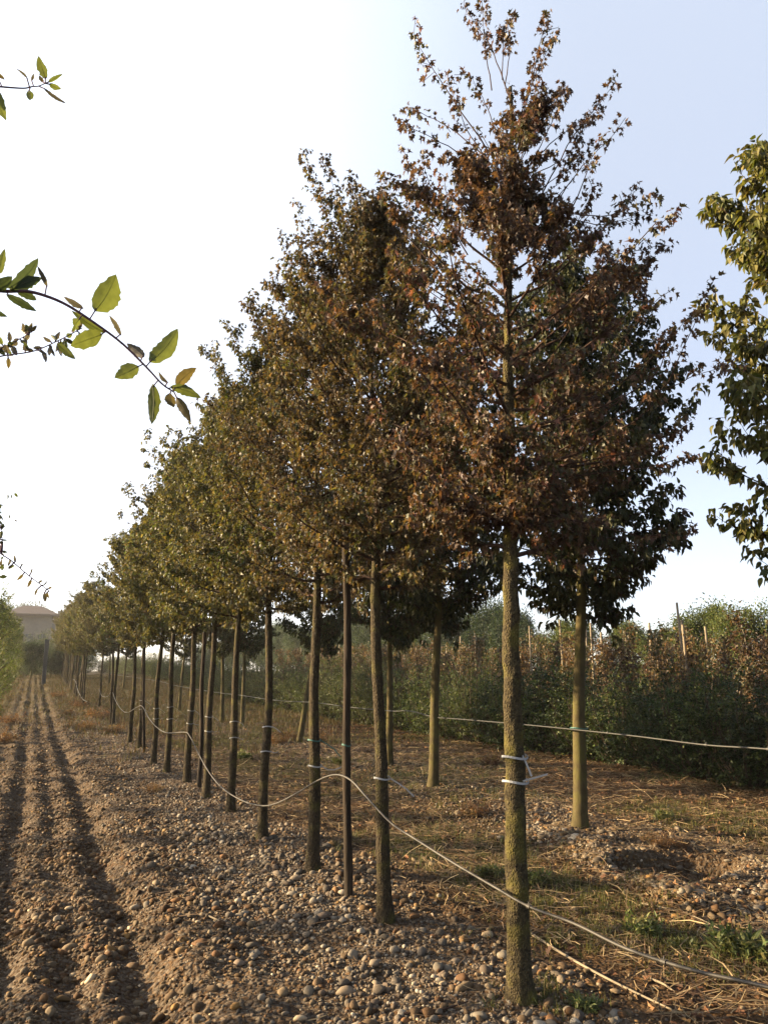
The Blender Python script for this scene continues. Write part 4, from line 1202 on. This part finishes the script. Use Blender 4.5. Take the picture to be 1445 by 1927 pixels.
# ------------------------------------------------------------------ irrigation hoses
def catmull(P, m=10):
    P = np.array(P, float); P = np.concatenate([[2 * P[0] - P[1]], P, [2 * P[-1] - P[-2]]])
    out = []
    for i in range(1, len(P) - 2):
        for t in np.linspace(0, 1, m, endpoint=False):
            a, b, c, d = P[i - 1], P[i], P[i + 1], P[i + 2]
            out.append(.5 * ((2 * b) + (-a + c) * t + (2 * a - 5 * b + 4 * c - d) * t * t + (-a + 3 * b - 3 * c + d) * t ** 3))
    out.append(P[-2]); return np.array(out)
def hose(name, pts, r, mat, label, collars=()):
    root = empty(name, tuple(pts[0])); o0 = np.array(pts[0])
    P = catmull(np.array(pts) - o0, 10); V, q = tubes(P[None], np.full((1, len(P)), r), 10); mb = MB(); mb.add(V, q); mb.build('tube', mat, root, True)
    for c in collars:
        c = np.array(c) - o0; i = int(np.argmin(np.linalg.norm(P - c, axis=1))); i = min(max(i, 1), len(P) - 2)
        d = norm(P[i + 1] - P[i - 1]); Q = np.stack([P[i] - d * .014, P[i] - d * .013, P[i] + d * .013, P[i] + d * .014]); V, q = tubes(Q[None], np.array([[r, r * 1.6, r * 1.6, r]]), 10); mb = MB(); mb.add(V, q)
        Q = np.stack([P[i] + [0, 0, u] for u in (r, r + .008, r + .016)]); V, q = tubes(Q[None], np.array([[.004, .003, .001]]), 6); mb.add(V, q)
        mb.build('dripper', mat, root)
    return tag(root, label, 'hose')
XB = {}
def frontx(px):
    """lateral position a little in front of the trunks"""
    xs_ = [p[0] for p in row][::-1]; v = [b[0] - .085 for b in base][::-1]
    return float(np.interp(px, xs_, v))
h1 = [(1560, 1895), (1445, 1858), (1300, 1825), (1180, 1786), (1080, 1738), (995, 1706), (935, 1672), (850, 1622), (780, 1578), (735, 1548), (690, 1500), (660, 1468), (632, 1458), (600, 1468), (560, 1492), (520, 1512), (490, 1516), (455, 1506), (420, 1484), (395, 1455), (375, 1420), (358, 1386), (348, 1378), (315, 1379), (295, 1368), (280, 1350), (268, 1329), (258, 1331), (240, 1341), (228, 1334), (218, 1318), (211, 1302), (202, 1311), (192, 1309), (187, 1297)]
hose('hose', [at_x(x, y, frontx(x)) for x, y in h1], .0066, M_HOSE, 'pale grey-brown hose looping along the front row of trunks', [at_x(*p, frontx(p[0])) for p in [(995, 1706), (1255, 1812)]])
h1b = [(165, 1321), (155, 1314), (147, 1298), (143, 1282), (138, 1278)]
hose('hose', [at_x(x, y, 2.05) for x, y in h1b], .013, M_HOSE, 'short far piece of pale hose hanging from the last visible trunks')
h2 = [(1600, 1430), (1445, 1410), (1328, 1402), (1200, 1386), (1090, 1374), (1000, 1365), (945, 1360), (860, 1353), (815, 1349), (770, 1338), (735, 1338), (660, 1331), (590, 1322), (520, 1318), (450, 1308), (400, 1302), (330, 1290), (300, 1282), (255, 1275), (205, 1268)]
hose('hose', [at_x(x, y, 5.06) for x, y in h2], .007, M_HOSED, 'dark taut irrigation hose running along the second row before the hedge', [at_x(*p, 5.06) for p in [(875, 1354), (970, 1362), (1142, 1380), (1328, 1402), (1443, 1410)]])
# green tie where the second hose meets the smooth trunk
zt = zrow(1090, 1370, bp); tie(pt, zt, .088, pp, M_TEAL, 1)

# ------------------------------------------------------------------ fallen branches and canes on the ground
def cane(pxs, r, label, name='cane', lift=.012, mat=None):
    P = np.array([on_ground(*p) for p in pxs]); P[:, 2] += lift
    b = P[0].copy(); Q = catmull(P - b, 5)
    u = np.linspace(0, 1, len(Q)); V, q = tubes(Q[None], (r * (1 - .5 * u))[None], 6); mb = MB(); mb.add(V, q)
    o = mb.build(name, mat or M_PALE, None, True); o.location = tuple(b); return tag(o, label, 'dead cane', 'dead canes lying on the ground')
cane([(990, 1755), (1060, 1800), (1150, 1850), (1290, 1918)], .009, 'long pale cane below the hose at the bottom right')
cane([(1205, 1703), (1290, 1722), (1380, 1765)], .006, 'thin pale cane lying right of the pebbly pit')
cane([(1020, 1510), (1070, 1520), (1115, 1535)], .008, 'pale cane beside the base of the smooth trunk')
cane([(1210, 1842), (1245, 1855), (1270, 1872)], .008, 'short pale cane under the end of the hose')
cane([(380, 1722), (410, 1735), (430, 1746)], .007, 'pale twig lying on the stony path edge')
cane([(760, 1912), (830, 1905), (880, 1890)], .006, 'brown twig among pebbles near the bottom edge', mat=M_TWIG)
cane([(1010, 1472), (1020, 1466), (1028, 1461)], .004, 'tiny pale twig beside the lower white tie')

# ------------------------------------------------------------------ weeds and dry bushes on the ground
def weed_proto(seed, n, H, pal, size, tmpl=LANCE, mat=None):
    return shrub_proto(seed, 'weed', H, H * .75, n, size, pal, tmpl, (M_TWIG, mat or M_LEAFG), stems=3, topnoise=.5)
BRW = ([(.06, .032, .016), (.11, .06, .025), (.15, .09, .04), (.09, .075, .03)], [2, 2, 1.5, 1])
wb = [weed_proto(110 + k, 1400, .42, BRW, (.02, .035), SMALL, M_LEAF) for k in range(2)]
wg = [weed_proto(115 + k, 500, .16, LEFTG, (.035, .06)) for k in range(2)]
rng = np.random.default_rng(77)
wlist = []
for (x, y, s_, kind, lab) in [
    (110, 1312, 1.2, 0, 'brown weed clump left of the far hose piece'), (150, 1330, 1.3, 0, 'brown weed clump below the far hose piece'), (185, 1352, 1.3, 0, 'dark brown weed clump at the foot of the last clear trunk'),
    (215, 1380, 1.0, 0, 'brown weed clump on the path side of the far trunks'), (165, 1372, .9, 0, 'low rust weed at the path edge far off'), (130, 1346, .9, 0, 'rust weed beside the end of the furrows'),
    (20, 1362, 1.1, 0, 'rusty weed at the left edge of the path, farther one'), (5, 1400, 1.1, 0, 'rusty weed at the left edge of the path, nearer one'), (290, 1490, .5, 0, 'small tan weed on the gravel left of the trunks'),
    (520, 1400, .9, 0, 'brown weed mound left of the leaning trunk'), (600, 1395, .8, 0, 'brown weed mound right of the leaning trunk'), (540, 1392, 1.0, 0, 'dark brown weed heap at the foot of the leaning trunk'),
    (895, 1535, .65, 0, 'dark tangled weed left of the largest trunk, behind it'), (1330, 1650, .6, 0, 'brown weed on the far lip of the pebbly pit'), (1240, 1605, .5, 0, 'dry weed hanging over the pit'), (1282, 1625, .32, 0, 'dark dead weed inside the pit'),
    (925, 1440, .8, 0, 'yellowish weed before the hedge left of the white ties'), (720, 1405, .6, 0, 'low weed before the hedge behind the second maple'),
    (1210, 1760, .9, 1, 'green leafy weed under the sagging hose'), (1385, 1800, 1.3, 1, 'broadest green leafy weed near the right edge'), (1290, 1790, .7, 1, 'small green weed between the two leafy ones'), (1000, 1670, 1.0, 1, 'green weed patch just right of the largest trunk'),
    (920, 1650, .8, 1, 'green weed patch just left of the largest trunk'), (1250, 1545, .9, 1, 'grassy green weed before the hedge at right'), (1100, 1900, .6, 1, 'small weed at the bottom edge right of the largest trunk'), (640, 1440, .9, 1, 'green weed patch behind the third maple'), (455, 1430, 1.2, 1, 'green weed patch between front-row trunks at left'),
]:
    b_ = on_ground(x, y); pr = wb if kind == 0 else wg; k = len(wlist) % 2
    sc = s_ * (1.0 if b_[1] < 12 else 1.2)
    o = place(pr, k, b_, rng.uniform(0, 6.28), (sc, sc, sc * .85)); tag(o, lab, 'weed', 'weeds between and beside the rows'); wlist.append(o)

# ------------------------------------------------------------------ overhanging branches of the trees left of the camera
def near_leaf_mesh(rng, b, t, halfw, tilt, wavy=.05):
    """a real leaf blade: wavy spiny margin, midrib fold, thickness comes from the relief"""
    b = np.array(b); t = np.array(t); d = t - b; L = np.linalg.norm(d); d = d / L
    view = norm(b - CAM); s = norm(np.cross(d, view)); nrm = np.cross(s, d)
    s = norm(s * math.cos(tilt) + nrm * math.sin(tilt)); nrm = np.cross(s, d)
    n = 15; u = np.linspace(0, 1, n)
    prof = np.sin(np.pi * u ** .82) ** .8; prof[0] = 0; prof[-1] = 0
    tooth = 1 + wavy * np.where(np.arange(n) % 2 == 0, 1, -1)
    tooth2 = 1 + wavy * np.where(np.arange(n) % 3 == 0, 1, -.6)
    jl = 1 + rng.normal(0, .07, n); jr = 1 + rng.normal(0, .07, n)
    wl = halfw * prof * tooth * jl * rng.uniform(.85, 1.1); wr = halfw * prof * tooth2 * jr * rng.uniform(.85, 1.1)
    bend = rng.uniform(-.15, .15) * L * (u * (1 - u)) * 2
    mid = b + d * (L * u)[:, None] + nrm * bend[:, None] + s * (rng.uniform(-.06, .06) * L * np.sin(np.pi * u))[:, None]
    cols = []
    for f, w_ in ((-1, wl), (-.5, wl), (0, wl), (.5, wr), (1, wr)):
        cols.append(mid + s * (w_ * f)[:, None] + nrm * (abs(f) * .25 * w_ + .06 * halfw * np.sin(u * 19) * abs(f))[:, None])
    V = np.stack(cols, 1).reshape(-1, 3)
    i = (np.arange(n - 1)[:, None] * 5 + np.arange(4)[None]).ravel()
    return V, np.stack([i, i + 1, i + 6, i + 5], 1)

def near_leaf_material():
    m, nt, b_ = new_mat('thick_leaf'); L = nt.links.new; N = nt.nodes.new
    at = N('ShaderNodeAttribute'); at.attribute_name = 'tint'
    n = N('ShaderNodeTexNoise'); n.inputs['Scale'].default_value = 90; n.inputs['Detail'].default_value = 4; tc = N('ShaderNodeTexCoord'); L(tc.outputs['Object'], n.inputs['Vector'])
    mr = N('ShaderNodeMapRange'); mr.inputs[3].default_value = .7; mr.inputs[4].default_value = 1.3; L(n.outputs[0], mr.inputs[0])
    mu = N('ShaderNodeVectorMath'); mu.operation = 'SCALE'; L(at.outputs['Color'], mu.inputs[0]); L(mr.outputs[0], mu.inputs['Scale'])
    L(mu.outputs[0], b_.inputs['Base Color']); b_.inputs['Roughness'].default_value = .5
    tr = N('ShaderNodeBsdfTranslucent'); m2 = N('ShaderNodeVectorMath'); m2.operation = 'MULTIPLY'; L(mu.outputs[0], m2.inputs[0]); m2.inputs[1].default_value = (1.35, 1.3, .8); L(m2.outputs[0], tr.inputs[0])
    mx = N('ShaderNodeMixShader'); mx.inputs[0].default_value = .5; L(b_.outputs[0], mx.inputs[1]); L(tr.outputs[0], mx.inputs[2]); L(mx.outputs[0], nt.nodes['Material Output'].inputs[0])
    return m
M_NEAR = near_leaf_material()
M_PURP = bark_mat('purple_twig', (.06, .035, .045), (.11, .06, .07), None, 60, .2)
def branch(rng, root, stem_px, Y, r, leafl, off, name='branch', start=None):
    """stem and leaves as parts of the tree 'root'"""
    o = np.array(root.location)
    P = [at_y(x, y, Y + dy) for x, y, dy in stem_px]
    if start is not None:
        A_ = np.array(start); B_ = P[0]
        P = [A_ + (B_ - A_) * q for q in (0, .4, .65, .8, .89, .945, .975)] + P
    P = catmull(np.array(P) - o, 8); u = np.linspace(0, 1, len(P))
    V, q = tubes(P[None], (r * (1 - .72 * u))[None], 8); mb = MB(); mb.add(V, q)
    br = mb
    Vs, Fs, Cs, n = [], [], [], 0
    for (bx, by, tx, ty, w, c) in leafl:
        dy0 = rng.normal(0, .012); dy1 = dy0 + rng.normal(0, .02)
        B = at_y(bx, by, Y + dy0) - o; T = at_y(tx, ty, Y + dy1) - o
        i = int(np.argmin(np.linalg.norm(P - B, axis=1))); seg = np.linspace(0, 1, 4)[:, None]
        if np.linalg.norm(P[i] - B) < .06:
            Q = P[i] + (B + (T - B) * .08 - P[i]) * seg; V, q = tubes(Q[None], np.full((1, 4), .0009 * Y), 5); br.add(V, q)
        hw = w * .5 * np.linalg.norm(at_y(bx, by, Y) - CAM) / FPX
        V, F = near_leaf_mesh(rng, B + o, T + o, hw, rng.uniform(-.5, .5)); V = V - o
        cc = np.array(c) * rng.uniform(.85, 1.15)
        fc = np.tile(cc, (len(F), 1))
        Vs.append(V); Fs.append(F + n); n += len(V); Cs.append(fc)
        mid = V[2::5]; Vt, qt = tubes(mid[None], np.linspace(.00075, .0003, len(mid))[None] * Y * .6, 4)
        Vs.append(Vt); Fs.append(qt + n); n += len(Vt); Cs.append(np.tile(cc * 1.5 + .01, (len(qt), 1)))
    b_o = br.build(name, M_PURP, root, True)
    link('foliage', mesh_np('foliage', np.concatenate(Vs), np.concatenate(Fs), np.concatenate(Cs), True), M_NEAR, b_o)
LG = (.075, .09, .024); DG = (.03, .042, .018); BG_ = (.08, .064, .026); GY_ = (.07, .062, .048); OL = (.065, .078, .022)
rng = np.random.default_rng(5)
def side_tree(Y, X, H, label):
    root = empty('oak_tree', (X, Y, float(ground_z(X, Y))))
    path = trunk_path(rng, H, (0, 0), .03, 16)
    trunk_mesh(rng, 'trunk', path, .045, .015, M_BARKD, root, 14, .4, 4, .04, 1.0, 3)
    paths, LP, LD, size = crown(rng, path, 1.1, H, Rf=lambda t: .55 * (1 - .5 * t), nprim=22, elev=(10, 55), nsec=6, nnode=5, lsize=(.035, .06), tmpl=OVATE, pal=LEFTG, droop=.3, sec_len=.3)
    mb = MB()
    for P, Rr, sd_ in paths: V, q = tubes(P, Rr, sd_); mb.add(V, q)
    mb.build('branches', M_TWIG, root, True)
    V, F, k = leaves(rng, OVATE, LP, LD, size)
    link('foliage', mesh_np('foliage', V, F, np.repeat(palette(rng, LP, *LEFTG), k, 0)), M_LEAFG, root)
    return tag(root, label, 'tree')
oak = side_tree(1.9, -1.5, 3.1, 'young oak left of the camera whose two purple-stemmed branches hang into the sky')
_h = lambda z: (-1.5, 1.9, float(oak.location[2]) + z)
br2 = [(-60, 528, -.05), (0, 547, 0), (50, 548, 0), (90, 558, 0), (130, 576, 0), (182, 610, 0), (230, 646, 0), (275, 690, 0), (305, 722, 0), (328, 738, 0)]
lf2 = [(179, 586, 219, 516, 43, LG), (282, 682, 335, 618, 38, LG), (194, 629, 133, 651, 36, OL), (199, 626, 135, 584, 16, OL), (262, 689, 216, 711, 30, OL), (288, 722, 286, 799, 25, LG), (332, 727, 370, 692, 24, BG_),
       (321, 727, 379, 749, 20, OL), (320, 739, 327, 767, 20, BG_), (332, 747, 360, 795, 18, BG_), (317, 721, 299, 699, 8, GY_), (272, 672, 239, 646, 17, GY_), (229, 632, 206, 593, 10, GY_), (158, 581, 120, 558, 10, GY_), (108, 646, 143, 676, 13, OL),
       (90, 540, 71, 500, 8, GY_), (17, 543, 73, 485, 24, DG), (20, 546, 80, 523, 24, DG), (33, 548, 70, 565, 17, DG), (12, 554, 70, 586, 14, DG), (-15, 543, 24, 520, 20, DG), (-2, 516, 10, 468, 14, OL), (-20, 580, 15, 596, 10, DG), (150, 600, 140, 615, 14, OL)]
branch(rng, oak, br2, 1.75, .0065, lf2, 0, start=_h(1.9))
br1 = [(-60, 158, -.05), (0, 163, 0), (24, 165, 0), (47, 166, 0), (61, 163, 0), (73, 162, 0), (86, 157, 0)]
lf1 = [(87, 149, 73, 105, 14, OL), (93, 158, 116, 167, 9, OL), (91, 155, 119, 139, 6, OL), (82, 165, 126, 195, 6, GY_), (55, 169, 57, 189, 12, OL), (0, 172, 12, 227, 20, LG), (60, 152, 64, 138, 4, GY_), (53, 148, 31, 129, 4, GY_), (-8, 138, 10, 150, 6, BG_), (81, 155, 75, 142, 7, BG_), (-20, 168, -35, 200, 14, OL)]
branch(rng, oak, br1, 2.1, .0045, lf1, 0, start=_h(2.7))
oak2 = side_tree(4.3, -1.5, 3.0, 'young oak farther left of the camera with two fine brown branches in view')
_h2 = lambda z: (-1.5, 4.3, float(oak2.location[2]) + z)
def auto_leaves(rng, pts, n, ln, w, cols, down=.5):
    P = np.array(pts, float); out = []
    for k in range(n):
        t = rng.uniform(.02, 1) * (len(P) - 1); i = min(int(t), len(P) - 2); p = P[i] + (P[i + 1] - P[i]) * (t - i)
        a = rng.uniform(0, 6.28); l = ln * rng.uniform(.6, 1.3); dx = math.cos(a) * l * .8; dy = math.sin(a) * l + down * l
        out.append((p[0] + dx * .15, p[1] + dy * .15, p[0] + dx, p[1] + dy, w * rng.uniform(.5, 1.2), cols[int(rng.integers(len(cols)))]))
    return out
s3 = [(-50, 690, 0), (0, 671, 0), (63, 661, 0), (110, 641, 0), (156, 617, 0)]
branch(rng, oak2, s3, 3.6, .007, auto_leaves(rng, [(x, y) for x, y, _ in s3[1:]], 26, 26, 8, [OL, GY_, BG_, GY_], .1), 0, start=_h2(1.8))
s3b = [(-40, 672, 0), (0, 656, 0), (30, 642, 0), (60, 625, 0)]
branch(rng, oak2, s3b, 3.7, .006, auto_leaves(rng, [(x, y) for x, y, _ in s3b[1:]], 22, 24, 9, [BG_, GY_, OL], .1), 0, start=_h2(1.85))
s4 = [(-50, 1000, 0), (0, 1040, 0), (23, 1056, 0), (56, 1084, 0), (93, 1112, 0)]
lf4 = [(30, 1058, 28, 1044, 4, BG_), (20, 1052, 15, 1066, 4, BG_), (45, 1080, 32, 1092, 6, BG_), (60, 1090, 52, 1106, 6, BG_), (58, 1080, 62, 1068, 3, BG_), (72, 1107, 66, 1122, 4, BG_), (84, 1115, 86, 1133, 7, BG_), (88, 1115, 93, 1126, 5, BG_), (92, 1108, 99, 1104, 5, BG_),
       (82, 1102, 90, 1092, 3, BG_), (74, 1096, 81, 1092, 4, BG_), (16, 1070, 29, 1064, 6, OL), (-2, 1085, 14, 1086, 6, OL), (-2, 1068, 10, 1067, 5, OL), (40, 1066, 44, 1060, 3, BG_)]
branch(rng, oak2, s4, 4.3, .007, lf4, 0, start=_h2(1.75))
s5 = [(-40, 1000, 0), (-12, 975, 0), (0, 985, 0), (6, 1020, 0)]
branch(rng, oak2, s5, 4.6, .006, auto_leaves(rng, [(-6, 940), (2, 1000), (2, 1090)], 44, 14, 5, [OL, BG_, DG, OL], .1) + [(15, 930, 15, 941, 3, OL), (22, 931, 23, 938, 3, OL), (28, 928, 34, 936, 5, OL), (18, 969, 20, 976, 3, OL), (28, 978, 33, 982, 3, GY_)], 0, start=_h2(2.0))

# ------------------------------------------------------------------ tiny bird in the sky right of the trees
bpz = at_dist(1311, 889, 22)
mb = MB()
u = np.linspace(0, 1, 7); P = np.stack([0 * u, (u - .5) * .10, 0 * u], 1); V, q = tubes(P[None], (.014 * np.sin(np.pi * np.clip(u, .03, .97)) ** .7)[None], 8); mb.add(V, q)
bird = mb.build('bird', plain_mat('feathers', (.05, .045, .04), .7, .2)); bird.location = tuple(bpz); bird.rotation_euler = (.9, .2, .8)
for s_ in (-1, 1):
    mb = MB(); W = np.array([(0, .02, 0), (s_ * .05, .03, .03), (s_ * .10, -.02, .045), (s_ * .045, -.012, .025), (0, -.02, 0)], float)
    W2 = W - [0, 0, .003]; mb.add(np.concatenate([W, W2]), [np.array([(0, 1, 2, 3, 4), (9, 8, 7, 6, 5)]), np.array([(i, (i + 1) % 5, 5 + (i + 1) % 5, 5 + i) for i in range(5)])]); mb.build('wing', bird.data.materials[0], bird)
tag(bird, 'tiny dark bird in the open sky between the trees at right', 'bird')

# ------------------------------------------------------------------ haze
HZ = 0.00045
me = bpy.data.meshes.new('haze')
mb = MB(); mb.box((-620, -120, -1.6), (620, 620, 18)); hz = mb.build('haze', None)
m = bpy.data.materials.new('air'); m.use_nodes = True; nt = m.node_tree; nt.nodes.clear()
out = nt.nodes.new('ShaderNodeOutputMaterial'); pv = nt.nodes.new('ShaderNodeVolumePrincipled'); pv.inputs['Density'].default_value = HZ; pv.inputs['Color'].default_value = (.93, .92, .88, 1); pv.inputs['Anisotropy'].default_value = .3
nt.links.new(pv.outputs[0], out.inputs['Volume']); hz.data.materials.append(m)
tag(hz, kind='stuff'); hz['label'] = 'thin pale haze over the field'; hz['category'] = 'haze'
